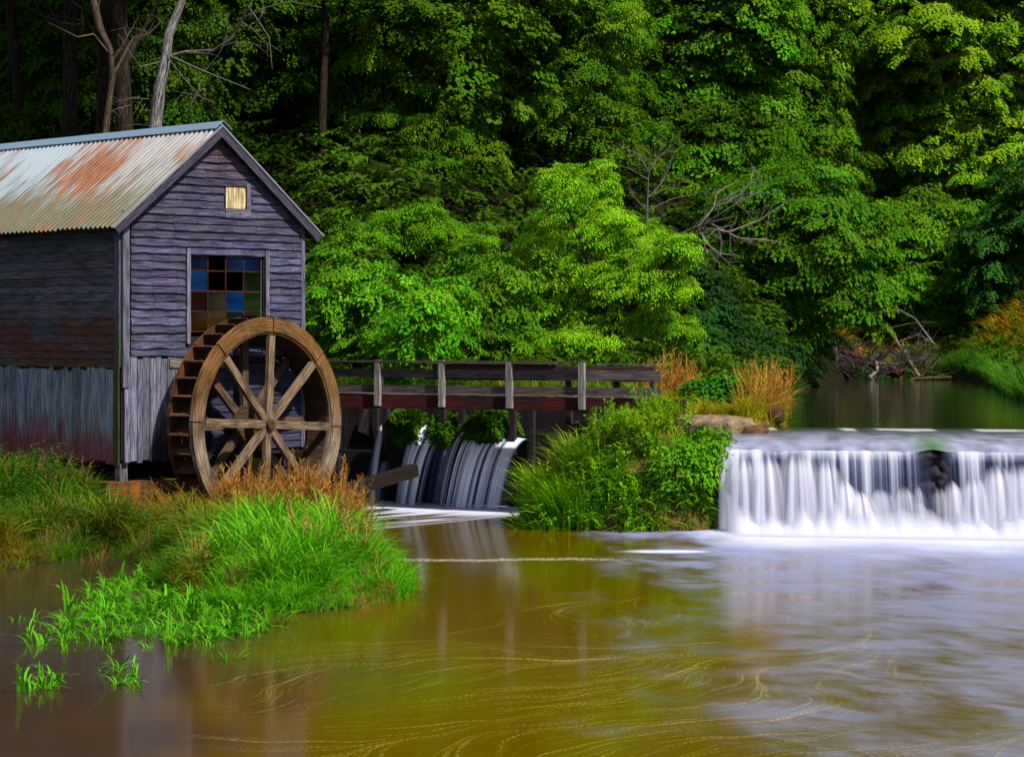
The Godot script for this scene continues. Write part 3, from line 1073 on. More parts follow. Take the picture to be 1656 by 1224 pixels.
	board(Vector3(GW, 1.3, -0.1), Vector3(0, 0, -1), Y, Vector3(1, 0, 0), MLEN, EAVE - 1.46, -0.08, dark * 1.5, 0.0, 2, 0.0, null, mb)
	board(Vector3(0.1, 1.3, -MLEN), X, Y, Vector3(0, 0, -1), GW - 0.2, EAVE - 1.3, 0.08, dark * 1.5, 0.0, 2, 0.0, null, mb)
	board(Vector3(0.1, 3.05, -0.1), X, Vector3(0, 0, -1), Y, GW - 0.2, MLEN - 0.2, 0.08, dark, 0.0, 2, 0.0, null, mb)
	board(Vector3(0.1, EAVE - 0.12, -0.1), X, Vector3(0, 0, -1), Y, GW - 0.2, MLEN - 0.2, 0.08, dark, 0.0, 2, 0.0, null, mb)
	board(Vector3(0.1, 1.2, -0.3), X, Vector3(0, 0, -1), Y, GW - 0.2, MLEN - 0.4, 0.10, dark, 0.0, 2, 0.0, null, mb)
	obj("inner_walls", mb.done(), M.wood, t)
	# --- window
	var wn := Node3D.new()
	wn.name = "window"
	t.add_child(wn, true)
	for e in [[wx0 - 0.10, 0.09, 3.42], [wx1 + 0.02, 0.08, 3.5]]:
		obj("frame", board(Vector3(e[0], e[2], 0.02), Y, X, Z, wy1 - e[2] + 0.02, e[1], 0.055, Color(0.27, 0.26, 0.37), 0.004, 5).done(), M.wood, wn)
	var pw := (wx1 - wx0 - 0.06) / 4.0
	var ph := 0.382
	var red := Color(0.075, 0.02, 0.018)
	for i in 5:
		obj("glazing_bar", board(Vector3(wx0 + 0.015 + pw * i, wy0, -0.045), Y, X, Z, wy1 - wy0, 0.022, 0.03, red if i != 4 else Color(0.12, 0.12, 0.13), 0.002, 3).done(), M.wood, wn)
		if i < 5:
			var yy := wy1 - 0.02 - ph * i
			if yy > wy0: obj("glazing_bar", board(Vector3(wx0, yy, -0.048), X, Y, Z, wx1 - wx0, 0.024, 0.030, red * R(0.7, 1.6), 0.002, 3).done(), M.wood, wn)
	var blue := Color(0.006, 0.035, 0.17)  # sky reflection painted as the colour of the panes
	var panes := [[Color(0.004, 0.008, 0.03), null, blue * 0.7, blue * 0.7], [blue, null, null, Color(0.012, 0.02, 0.012)], [Color(0.022, 0.006, 0.004), Color(0.03, 0.022, 0.01), blue * 1.1, Color(0.012, 0.032, 0.008)], [Color(0.05, 0.022, 0.004), Color(0.06, 0.038, 0.018), Color(0.01, 0.03, 0.035), Color(0.014, 0.026, 0.01)]]
	for r in 4:
		for c in 4:
			if panes[r][c] == null: continue
			var o := obj("pane", board(Vector3(-pw * 0.5 + 0.006, -ph * 0.5 + 0.006, -0.003), Y, X, Z, ph - 0.012, pw - 0.012, 0.005, panes[r][c] * Color(0.32, 0.34, 0.28), 0.0, 6, 0.0, func(p, cc): return cc * clampf(1.0 + 1.6 * stain_reflection.get_noise_3d(p.x * 2.0 + c * 3.1, p.y * 2.0 + r * 2.3, 5.0 + c), 0.25, 2.2)).done(), M.glass, wn)  # noise mottles the reflections painted into the pane colour
			o.position = Vector3(wx0 + 0.026 + pw * (c + 0.5), wy1 - 0.008 - ph * (r + 0.5), -0.028)
			o.rotation = Vector3(R(-0.03, 0.03), R(-0.04, 0.04), 0)
	# --- small boarded attic opening
	var aw := Node3D.new()
	aw.name = "attic_window"
	t.add_child(aw, true)
	var cream := Color(0.92, 0.74, 0.42)
	var cx := 2.38
	for w in [0.15, 0.16, 0.17]:
		var k := R(0.8, 1.12)
		obj("plank", board(Vector3(cx, 5.98, 0.02), Y, X, Z, 0.41, w - 0.008, 0.02, Color(cream.r * k, cream.g * k, cream.b * k * R(0.85, 1.15)), 0.003, 3).done(), M.wood, aw)
		cx += w
	obj("frame", board(Vector3(2.87, 5.93, 0.02), Y, X, Z, 0.53, 0.10, 0.045, Color(0.20, 0.20, 0.31), 0.003, 3).done(), M.wood, aw)
	obj("frame", board(Vector3(2.34, 6.40, 0.02), X, Y, Z, 0.53, 0.09, 0.04, Color(0.10, 0.09, 0.11), 0.005, 3).done(), M.wood, aw)
	obj("sill", board(Vector3(2.36, 5.80, 0.02), X, Y, Z, 0.60, 0.165, 0.045, Color(0.24, 0.23, 0.33), 0.005, 3).done(), M.wood, aw)
	# --- roof: corrugated sheets
	var rf := Node3D.new()
	rf.name = "roof"
	t.add_child(rf, true)
	var rn := noise(1.0, 81, 4)
	var fr := noise(1.0, 82, 3)
	for side in [-1.0, 1.0]:
		var foot := Vector3(GW * 0.5 + side * (GW * 0.5 + 0.36), EAVE - 0.27, 0)
		var head := Vector3(GW * 0.5, APEX + 0.10, 0)
		var down := (foot - head).normalized()
		var out := Vector3(side * absf(down.y), absf(down.x), 0)
		var slope := foot.distance_to(head)
		for sh in 11:
			var m2 := MB.new()
			var z0: float = 0.22 - sh * 0.9
			var nz := 6 * 8 + 2
			var nr := 30 if side < 0 else 4
			var slip := R(-0.02, 0.03)
			for i in nz + 1:
				var zz := z0 - 0.93 * i / nz
				for j in nr + 1:
					var f := float(j) / nr
					var p: Vector3 = head + down * (slope * f + slip * f) + out * (0.028 * cos(zz / 0.15 * TAU) + 0.003 * (sh % 2)) + Vector3(0, 0, zz)
					var s := f * slope
					var big := rn.get_noise_2d(zz * 0.55, s * 0.6)
					var st := fr.get_noise_2d(zz * 9.0, s * 0.7)
					var fine := fr.get_noise_2d(zz * 16.0, s * 9.0)
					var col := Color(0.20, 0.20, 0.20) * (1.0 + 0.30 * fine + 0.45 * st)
					col = col.lerp(Color(0.19, 0.26, 0.31), smoothstep(-2.6, -4.4, zz) * 0.7)  # sky reflection painted into the metal colour, bluer towards the far end
					# lichen gathers towards the eave
					var li := smoothstep(0.2, 0.75, f + 0.45 * st + 0.3 * big)
					col = col.lerp(Color(0.052, 0.050, 0.009) * (1.0 + 0.5 * fine), li * 0.9)
					# rust
					var dx := (zz + 2.6) / 1.5
					var dy := (f - 0.38 - dx * 0.12) / 0.30
					var ru := smoothstep(1.15, 0.45, sqrt(dx * dx + dy * dy) - 0.55 * big - 0.9 * st - 0.3 * fine)
					var ru2 := smoothstep(0.16, 0.5, st + 0.6 * big + 0.2 * fine) * 0.6
					col = col.lerp(Color(0.140, 0.040, 0.004) * (1.0 + 0.9 * fine), clampf(maxf(ru * 0.95, ru2), 0.0, 1.0))
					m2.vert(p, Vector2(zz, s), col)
			for i in nz:
				for j in nr:
					var a := i * (nr + 1) + j
					m2.tri(a, a + 1, a + nr + 1)
					m2.tri(a + 1, a + nr + 2, a + nr + 1)
			m2.smooth()
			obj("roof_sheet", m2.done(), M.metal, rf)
		# sarking under the metal
		var under := MB.new()
		board(head + Vector3(0, -0.06, 0.10) , Vector3(0, 0, -1), down, -out, MLEN + 0.6, slope - 0.06, 0.03, dark, 0.0, 2, 0.0, null, under)
		obj("roof_deck", under.done(), M.wood, rf)
		# barge board with its metal edge
		var bb := head + down * 0.02 + Vector3(0, 0, 0.17) - out * 0.05
		obj("barge_board", board(bb, down, -out, Z, slope - 0.08, 0.15, 0.04, Color(0.085, 0.083, 0.13), 0.004, 6).done(), M.wood, t)
		obj("metal_edge", board(bb + out * 0.035 + Vector3(0, 0, 0.03), down, -out, Z, slope - 0.04, 0.03, 0.03, Color(0.17, 0.175, 0.22), 0.003, 6).done(), M.metal, t)
		var cap := MB.new()
		board(head + out * 0.035 + Vector3(0, 0.0, 0.26) - down * 0.015, Vector3(0, 0, -1), down, out, MLEN + 0.95, 0.24, 0.012, Color(0.13, 0.20, 0.26), 0.004, 12, 0.0, null, cap)
		obj("ridge_cap", cap.done(), M.metal, rf)
	# --- what it stands on
	obj("post", board(Vector3(0.02, 0.85, -0.22), Y, X, Z, 0.5, 0.17, 0.16, Color(0.22, 0.21, 0.24), 0.005, 3).done(), M.wood, t)
	for e in [1.7, 3.9]:
		obj("post", board(Vector3(e, -0.2, -0.3), Y, X, Z, 1.55, 0.2, 0.2, Color(0.05, 0.045, 0.04), 0.006, 3).done(), M.wood, t)
	var rust := func(p, c): return c.lerp(Color(0.42, 0.15, 0.02), clampf(smoothstep(-0.15, 0.4, stain_reflection.get_noise_3d(p.x * 9.0, p.y * 1.0, 3.0) + 0.1), 0, 1))
	obj("foundation", board(Vector3(-0.35, -0.2, -0.9), X, Y, Z, 1.75, 1.10, 0.95, Color(0.10, 0.065, 0.03), 0.012, 22, 0.0, rust).done(), M.stone, t)
	obj("foundation", board(Vector3(0.2, -0.3, -8.6), X, Y, Z, GW - 0.4, 1.5, 7.2, Color(0.03, 0.028, 0.026), 0.0, 3).done(), M.stone, t)

# ------------------------------------------------------------------ the wheel
func wheel() -> void:
	var t := thing("water_wheel", "large brown wooden water wheel with eight spokes beside the mill", "water wheel", Vector3(-4.55, 0, -44.1), deg_to_rad(52.5))
	var hub := Vector3(0, 1.90, 0)
	var Z := Vector3(0, 0, 1)
	var ro := 2.02
	var ri := 1.745
	var depth := 0.60
	var tan_ := Color(0.270, 0.140, 0.042)
	var pale := Color(0.39, 0.32, 0.25)
	var brown := Color(0.16, 0.06, 0.025)
	var wn := noise(1.0, 91, 3)
	for ring in 2:
		var zf := 0.0 if ring == 0 else -depth
		for s in 8:
			var mb := MB.new()
			var a0 := deg_to_rad(s * 45.0 - 3.0) + 0.006
			var a1 := deg_to_rad((s + 1) * 45.0 - 3.0) - 0.006
			var n := 7
			var u0 := R(0, 5)
			var zj := R(-0.012, 0.012)
			var kk := R(0.85, 1.12)
			var tone := func(p: Vector3) -> Color:
				var q := p - hub
				var low := smoothstep(0.9, -0.8, q.y)
				var c := (tan_.lerp(pale, low * 0.85) if ring == 0 else brown) * kk
				var w := wn.get_noise_3d(q.x * 3.0, q.y * 3.0, 1.0)
				c = c * (1.0 + 0.5 * w + 0.5 * wn.get_noise_3d(q.x * 9.0, q.y * 9.0, 3.0))
				var peel := smoothstep(0.08, 0.3, wn.get_noise_3d(q.x * 5.0, q.y * 5.0, 5.0)) * (0.35 + 0.65 * low)
				return c.lerp(Color(0.085, 0.04, 0.015), peel * 0.8)
			for i in n:
				for piece in 4:
					var fa := lerpf(a0, a1, float(i) / n)
					var fb := lerpf(a0, a1, float(i + 1) / n)
					var th := 0.10 if ring == 0 else 0.08
					var pa := Vector3(cos(fa), sin(fa), 0)
					var pb := Vector3(cos(fb), sin(fb), 0)
					var p := []
					# the ring is built of two laminated layers, the outer a little proud
					match piece:
						0: p = [hub + pa * ri + Z * (zf + zj), hub + pb * ri + Z * (zf + zj), hub + pb * ro + Z * (zf + zj), hub + pa * ro + Z * (zf + zj)]
						1: p = [hub + pa * ro + Z * (zf + zj), hub + pb * ro + Z * (zf + zj), hub + pb * ro + Z * (zf - th), hub + pa * ro + Z * (zf - th)]
						2: p = [hub + pa * ri + Z * (zf + zj), hub + pb * ri + Z * (zf + zj), hub + pb * ri + Z * (zf - th), hub + pa * ri + Z * (zf - th)]
						3: p = [hub + pa * ri + Z * (zf - th), hub + pb * ri + Z * (zf - th), hub + pb * ro + Z * (zf - th), hub + pa * ro + Z * (zf - th)]
					var cc := []
					for q in p: cc.append(tone.call(q))
					var mid := hub + (pa + pb).normalized() * (ri + ro) * 0.5 + Z * (zf - 0.04)
					var w := 0.33 if piece in [0, 3] else 0.1
					mb.face(p, [Vector2(u0 + fa * 2.0, 0), Vector2(u0 + fb * 2.0, 0), Vector2(u0 + fb * 2.0, w), Vector2(u0 + fa * 2.0, w)], cc, mid)
			obj("felloe", mb.done(), M.wood, t)
			# inner lining band, set back from the face
			if ring == 0:
				var lin_ := MB.new()
				for i in n:
					var fa := lerpf(a0 - 0.005, a1 + 0.005, float(i) / n)
					var fb := lerpf(a0 - 0.005, a1 + 0.005, float(i + 1) / n)
					var pa := Vector3(cos(fa), sin(fa), 0)
					var pb := Vector3(cos(fb), sin(fb), 0)
					for e in [[ri - 0.045, ri - 0.001, -0.025, -0.025], [ri - 0.045, ri - 0.045, -0.025, -0.10]]:
						var p := [hub + pa * e[0] + Z * e[2], hub + pb * e[0] + Z * e[2], hub + pb * e[1] + Z * e[3], hub + pa * e[1] + Z * e[3]]
						var cc := []
						for q in p: cc.append(tone.call(q) * 0.8)
						lin_.face(p, [Vector2(fa * 2, 0.4), Vector2(fb * 2, 0.4), Vector2(fb * 2, 0.5), Vector2(fa * 2, 0.5)], cc, hub + (pa + pb) * 0.5 * ro - Z * 0.06 if e[0] != e[1] else hub + (pa + pb) * 0.5 * ro)
				obj("rim_band", lin_.done(), M.wood, t)
		# spokes
		for s in 8:
			var a := deg_to_rad(s * 45.0 - 3.0 + (4.0 if ring == 1 else 0.0))
			var d := Vector3(cos(a), sin(a), 0)
			var c := (tan_.lerp(pale, 0.55) if ring == 0 else Color(0.20, 0.13, 0.09)) * R(0.85, 1.1)
			var peel := func(p: Vector3, cc: Color) -> Color: return cc.lerp(Color(0.10, 0.045, 0.015), 0.7 * smoothstep(0.05, 0.3, wn.get_noise_3d(p.x * 6.0, p.y * 6.0, 9.0)))
			obj("spoke", beam(hub + d * 0.10 + Z * (zf - 0.055), hub + d * (ri - 0.07) + Z * (zf - 0.055), 0.09, 0.15, c, Z, 0.004, 8, peel).done(), M.wood, t)
	# axle and bosses
	var mb := MB.new()
	tube([hub + Z * 0.03, hub - Z * 1.1], [0.10, 0.10], 12, Color(0.10, 0.07, 0.04), mb)
	mb.smooth()
	obj("axle", mb.done(), M.wood, t)
	for zf in [0.035, -depth]:
		var m2 := MB.new()
		var rr := 0.105 if zf > 0.0 else 0.36
		var ring := []
		for i in 12: ring.append(Vector3(cos(TAU * i / 12.0), sin(TAU * i / 12.0), 0) * rr)
		var face := []
		var us := []
		var cs := []
		for r in ring:
			face.append(hub + r + Z * (zf + 0.02))
			us.append(Vector2(r.x, r.y))
			cs.append(Color(0.10, 0.065, 0.03))
		m2.face(face, us, cs, hub + Z * (zf - 0.1))
		for i in 12:
			var p := [hub + ring[i] + Z * (zf + 0.02), hub + ring[(i + 1) % 12] + Z * (zf + 0.02), hub + ring[(i + 1) % 12] + Z * (zf - 0.06), hub + ring[i] + Z * (zf - 0.06)]
			m2.face(p, [Vector2(0, 0), Vector2(0.1, 0), Vector2(0.1, 0.1), Vector2(0, 0.1)], [cs[0], cs[0], cs[0], cs[0]], hub + Z * zf)
		obj("hub_plate", m2.done(), M.wood, t)
	for i in 8:
		var a := TAU * (i + 0.5) / 8.0
		var m2 := MB.new()
		tube([hub + Vector3(cos(a), sin(a), 0) * 0.07 + Z * 0.05, hub + Vector3(cos(a), sin(a), 0) * 0.07 + Z * 0.075], [0.018, 0.014], 6, Color(0.25, 0.18, 0.10), m2)
		m2.smooth()
		obj("bolt", m2.done(), M.metal, t)
	# buckets and the planked sole between the rings
	for i in 36:
		var a := TAU * i / 36.0
		var d := Vector3(cos(a), sin(a), 0)
		var e := Vector3(-sin(a), cos(a), 0)
		var k := R(0.7, 1.2)
		var p0 := hub + d * (ri + 0.0) - Z * 0.11
		var dir := (d + e * 0.42).normalized()
		obj("bucket", board(p0 - Z * (depth - 0.12), Z, dir, e, depth - 0.13, 0.33, 0.03, Color(0.17, 0.075, 0.04) * k, 0.006, 2).done(), M.wood, t)
		var w := TAU / 36.0 * (ri - 0.06)
		obj("sole_plank", board(hub + d * (ri - 0.05) - e * w * 0.5 - Z * (depth - 0.02), Z, e, d, depth - 0.12, w - 0.008, 0.03, Color(0.10, 0.06, 0.035) * R(0.7, 1.3), 0.003, 2).done(), M.wood, t)

# ------------------------------------------------------------------ footbridge and sluice
func footbridge() -> void:
	var A := Vector3(-4.26, 0, -49.4)
	var t := thing("footbridge", "old plank footbridge with a faded red beam and grey railings", "footbridge", A, -0.535)
	var X := Vector3.RIGHT
	var Y := Vector3.UP
	var Z := Vector3(0, 0, 1)
	var L := 8.25
	var silver := Color(0.42, 0.40, 0.39)
	var rail := Color(0.19, 0.155, 0.165)
	var redn := noise(1.0, 95, 3)
	var flake := func(p: Vector3, c: Color) -> Color: return c.lerp(Color(0.03, 0.018, 0.02), clampf(0.5 + 1.3 * redn.get_noise_3d(p.x * 1.4, p.y * 8.0, 2.0), 0, 0.9))
	obj("beam", beam(Vector3(-0.8, 2.19, 0), Vector3(7.2, 2.22, 0), 0.10, 0.26, Color(0.13, 0.012, 0.018), Z, 0.006, 24, flake).done(), M.wood, t)
	obj("beam", beam(Vector3(-0.8, 2.17, -1.15), Vector3(L, 2.20, -1.15), 0.12, 0.22, Color(0.05, 0.035, 0.03), Z).done(), M.wood, t)
	obj("beam", beam(Vector3(7.22, 2.26, -0.05), Vector3(8.4, 2.25, -0.1), 0.10, 0.16, Color(0.14, 0.05, 0.035), Z, 0.006, 6).done(), M.wood, t)
	var x := -0.7
	while x < 7.6:
		var w := R(0.18, 0.26)
		obj("deck_plank", board(Vector3(x, 2.305 + R(0, 0.012), -1.25), Vector3(0, 0, 1), X, Y, 1.22, w - 0.012, 0.045, Color(0.13, 0.10, 0.09) * R(0.7, 1.3), 0.006, 2).done(), M.wood, t)
		x += w
	for e in [0.2, 1.79, 3.35, 4.95, 6.60]:
		obj("post", board(Vector3(e - 0.06, 2.12, 0.055), Y, X, Z, 0.93 + R(-0.02, 0.03), 0.125, 0.085, silver * R(0.9, 1.15), 0.004, 5).done(), M.wood, t)
	for e in [1.0, 2.55, 4.2, 5.6, 6.7, 7.5]:
		obj("post", board(Vector3(e - 0.05, 2.05, -1.2), Y, X, Z, 0.86 if e < 7 else 0.80, 0.11, 0.09, Color(0.07, 0.06, 0.055), 0.004, 4).done(), M.wood, t)
	# rails
	obj("rail", beam(Vector3(-0.8, 3.03, 0.08), Vector3(2.6, 3.035, 0.08), 0.12, 0.045, Color(0.12, 0.11, 0.07), Z, 0.006, 8).done(), M.wood, t)
	obj("rail", beam(Vector3(2.62, 3.035, 0.08), Vector3(6.62, 3.045, 0.08), 0.12, 0.04, Color(0.16, 0.15, 0.08), Z, 0.008, 8).done(), M.wood, t)
	for seg in [[-0.8, 3.34], [3.36, 6.58], [6.60, 8.3]]:
		obj("rail", beam(Vector3(seg[0], 2.795, 0.02), Vector3(seg[1], 2.80, 0.02), 0.045, 0.165, rail * R(0.85, 1.2), Z, 0.007, 8).done(), M.wood, t)
		obj("rail", beam(Vector3(seg[0], 2.475, 0.02), Vector3(seg[1], 2.48, 0.02), 0.045, 0.15, rail * R(0.85, 1.2), Z, 0.007, 8).done(), M.wood, t)
	# trough sides behind the railing
	for seg in [[2.4, 5.2, 2.93], [5.0, 7.6, 2.88], [2.2, 7.5, 2.72]]:
		obj("trough_board", beam(Vector3(seg[0], seg[2], -1.06), Vector3(seg[1], seg[2] + 0.01, -1.06), 0.05, 0.15, Color(0.085, 0.05, 0.045) * R(0.8, 1.3), Z, 0.012, 10).done(), M.wood, t)
	obj("trough_board", beam(Vector3(2.3, 3.0, -1.0), Vector3(5.4, 3.0, -1.0), 0.10, 0.03, Color(0.25, 0.22, 0.2), Z, 0.012, 10).done(), M.wood, t)
	obj("rail", beam(Vector3(6.3, 3.0, -1.1), Vector3(7.65, 2.99, -1.1), 0.10, 0.03, Color(0.3, 0.28, 0.22), Z, 0.01, 6).done(), M.wood, t)
	# trestle legs
	for e in [[0.9, -1.6], [2.25, -1.75], [4.0, -1.7], [5.45, -1.5]]:
		obj("trestle_leg", board(Vector3(e[0] - 0.06, 1.1, e[1]), Y, X, Z, 1.0, 0.13, 0.12, Color(0.045, 0.035, 0.04), 0.006, 5).done(), M.wood, t)

func sluice() -> void:
	var A := Vector3(-3.29, 0, -51.03)
	var t := thing("sluice", "dark plank sluice wall under the footbridge", "sluice", A, -0.535)
	var X := Vector3.RIGHT
	var Y := Vector3.UP
	var Z := Vector3(0, 0, 1)
	var x := -1.6
	while x < 5.4:
		var w := R(0.16, 0.24)
		var top := 1.42
		if x < 0.4 or (x > 1.15 and x < 1.5) or (x > 2.5 and x < 2.75) or x > 4.2: top = 1.62
		obj("plank", board(Vector3(x, -0.4, 0), Y, X, Z, top + 0.4, w - 0.01, 0.06, Color(0.028, 0.024, 0.03) * R(0.7, 1.4), 0.005, 3).done(), M.wood, t)
		x += w
	for e in [-0.6, 0.42, 1.3, 2.6, 4.3]:
		obj("post", board(Vector3(e, -0.4, 0.05), Y, X, Z, 2.5, 0.13, 0.12, Color(0.035, 0.03, 0.035), 0.005, 4).done(), M.wood, t)
	# upper wall well behind the lip
	x = -2.4
	while x < 6.0:
		var w := R(0.2, 0.3)
		obj("plank", board(Vector3(x, 1.0, -1.9), Y, X, Z, 1.02 + R(-0.04, 0.04), w - 0.01, 0.06, Color(0.025, 0.02, 0.022) * R(0.7, 1.4), 0.005, 3).done(), M.wood, t)
		x += w
	obj("beam", beam(Vector3(-1.4, 1.05, 1.5), Vector3(-0.2, 1.42, 0.5), 0.2, 0.14, Color(0.09, 0.075, 0.06), Z).done(), M.wood, t)
	obj("plank", board(Vector3(-0.3, 1.05, 0.3), X, Vector3(0, 0, 1), Y, 0.85, 0.3, 0.05, Color(0.11, 0.10, 0.11), 0.008, 3).done(), M.wood, t)
	obj("plank", board(Vector3(0.02, 1.50, 0.1), Vector3(0.3, 0.95, 0).normalized(), Vector3(0.95, -0.3, 0).normalized(), Z, 0.5, 0.28, 0.04, Color(0.10, 0.085, 0.085), 0.012, 3).done(), M.wood, t)
	# heavy timber by the wheel pit
	var pit := thing("timber", "heavy squared timber lying across the wheel pit", "timber", Vector3(-2.95, 0.5, -46.6))
	obj("balk", beam(Vector3(-0.35, 0.0, 0.3), Vector3(0.95, 0.32, -1.3), 0.24, 0.24, Color(0.022, 0.015, 0.009), Vector3.ZERO, 0.01, 5).done(), M.wood, pit)
	obj("strap", beam(Vector3(-0.32, 0.0, 0.42), Vector3(-0.26, -0.34, 0.44), 0.09, 0.09, Color(0.22, 0.07, 0.02)).done(), M.wood, pit)
	# the jets: [x0, x1 at the lip, lip height, sideways drift, reach, strength]
	var n1 := noise(1.0, 97, 3)
	var sets := [["narrow bluish jet of water nearest the wheel pit", [[0.62, 0.86, 1.66, -0.2, 0.3, 0.7], [0.35, 0.95, 0.86, -0.08, 0.25, 0.45]]],
		["middle bluish fall of water under the footbridge", [[1.62, 2.0, 1.66, -0.36, 0.5, 0.85], [1.82, 2.42, 1.50, -0.34, 0.6, 1.0], [2.25, 2.66, 1.46, -0.25, 0.4, 0.5]]],
		["wide bluish fall of water beside the grassy island", [[2.74, 2.9, 1.56, -0.36, 0.5, 0.6], [2.98, 3.4, 1.56, -0.38, 0.6, 0.9], [3.2, 4.0, 1.48, -0.36, 0.65, 1.0], [3.7, 4.35, 1.44, -0.32, 0.65, 0.95]]]]
	for s in sets:
		var f := thing("sluice_waterfall", s[0], "waterfall", A, -0.535, "falls from the sluice")
		f.set_meta("kind", "structure")
		for e in s[1]:
			var mb := MB.new()
			var nu := int((e[1] - e[0]) * 90.0) + 10
			var nv := 18
			for i in nu + 1:
				var u := float(i) / nu
				var xx: float = lerpf(e[0], e[1], u)
				var st := n1.get_noise_2d(xx * 5.0, 3.0) + 0.5 * n1.get_noise_2d(xx * 14.0, 8.0)
				var edge := smoothstep(0.0, 0.12, u) * smoothstep(1.0, 0.88, u)
				for j in nv + 1:
					var v := float(j) / nv
					var h: float = e[2] * (1.0 - v * v * 0.55 - v * 0.45)
					var q := sqrt(v)
					var al: float = clampf(0.70 + 0.75 * st - 0.08 * v, 0.10, 0.95) * e[5] * edge
					mb.vert(Vector3(xx + e[3] * lerpf(v, q, 0.5) + 0.04 * st * v, h, 0.10 + e[4] * q + 0.05 * st * q), Vector2(u, v), Color(0.10, 0.14, 0.34, al).lerp(Color(0.86, 0.93, 1.0, al), smoothstep(0.2, 0.8, al)))  # bluish shade under the bridge tinted into the thinner strands
			for i in nu:
				for j in nv:
					var a := i * (nv + 1) + j
					mb.tri(a, a + 1, a + nv + 1)
					mb.tri(a + 1, a + nv + 2, a + nv + 1)
			mb.smooth()
			obj("jet", mb.done(), M.veil, f)

# ------------------------------------------------------------------ the wood
const G_MID := Color(0.058, 0.140, 0.004)
const G_BRIGHT := Color(0.165, 0.400, 0.008)
const G_DEEP := Color(0.022, 0.075, 0.010)
const G_BLUE := Color(0.020, 0.085, 0.020)
const G_YELL := Color(0.100, 0.190, 0.010)

func foot(px: float, d: float) -> Vector3:
	var x := (px - 828.0) * d / FOCAL
	return Vector3(x, h_far(x, d) - 0.1, -d)

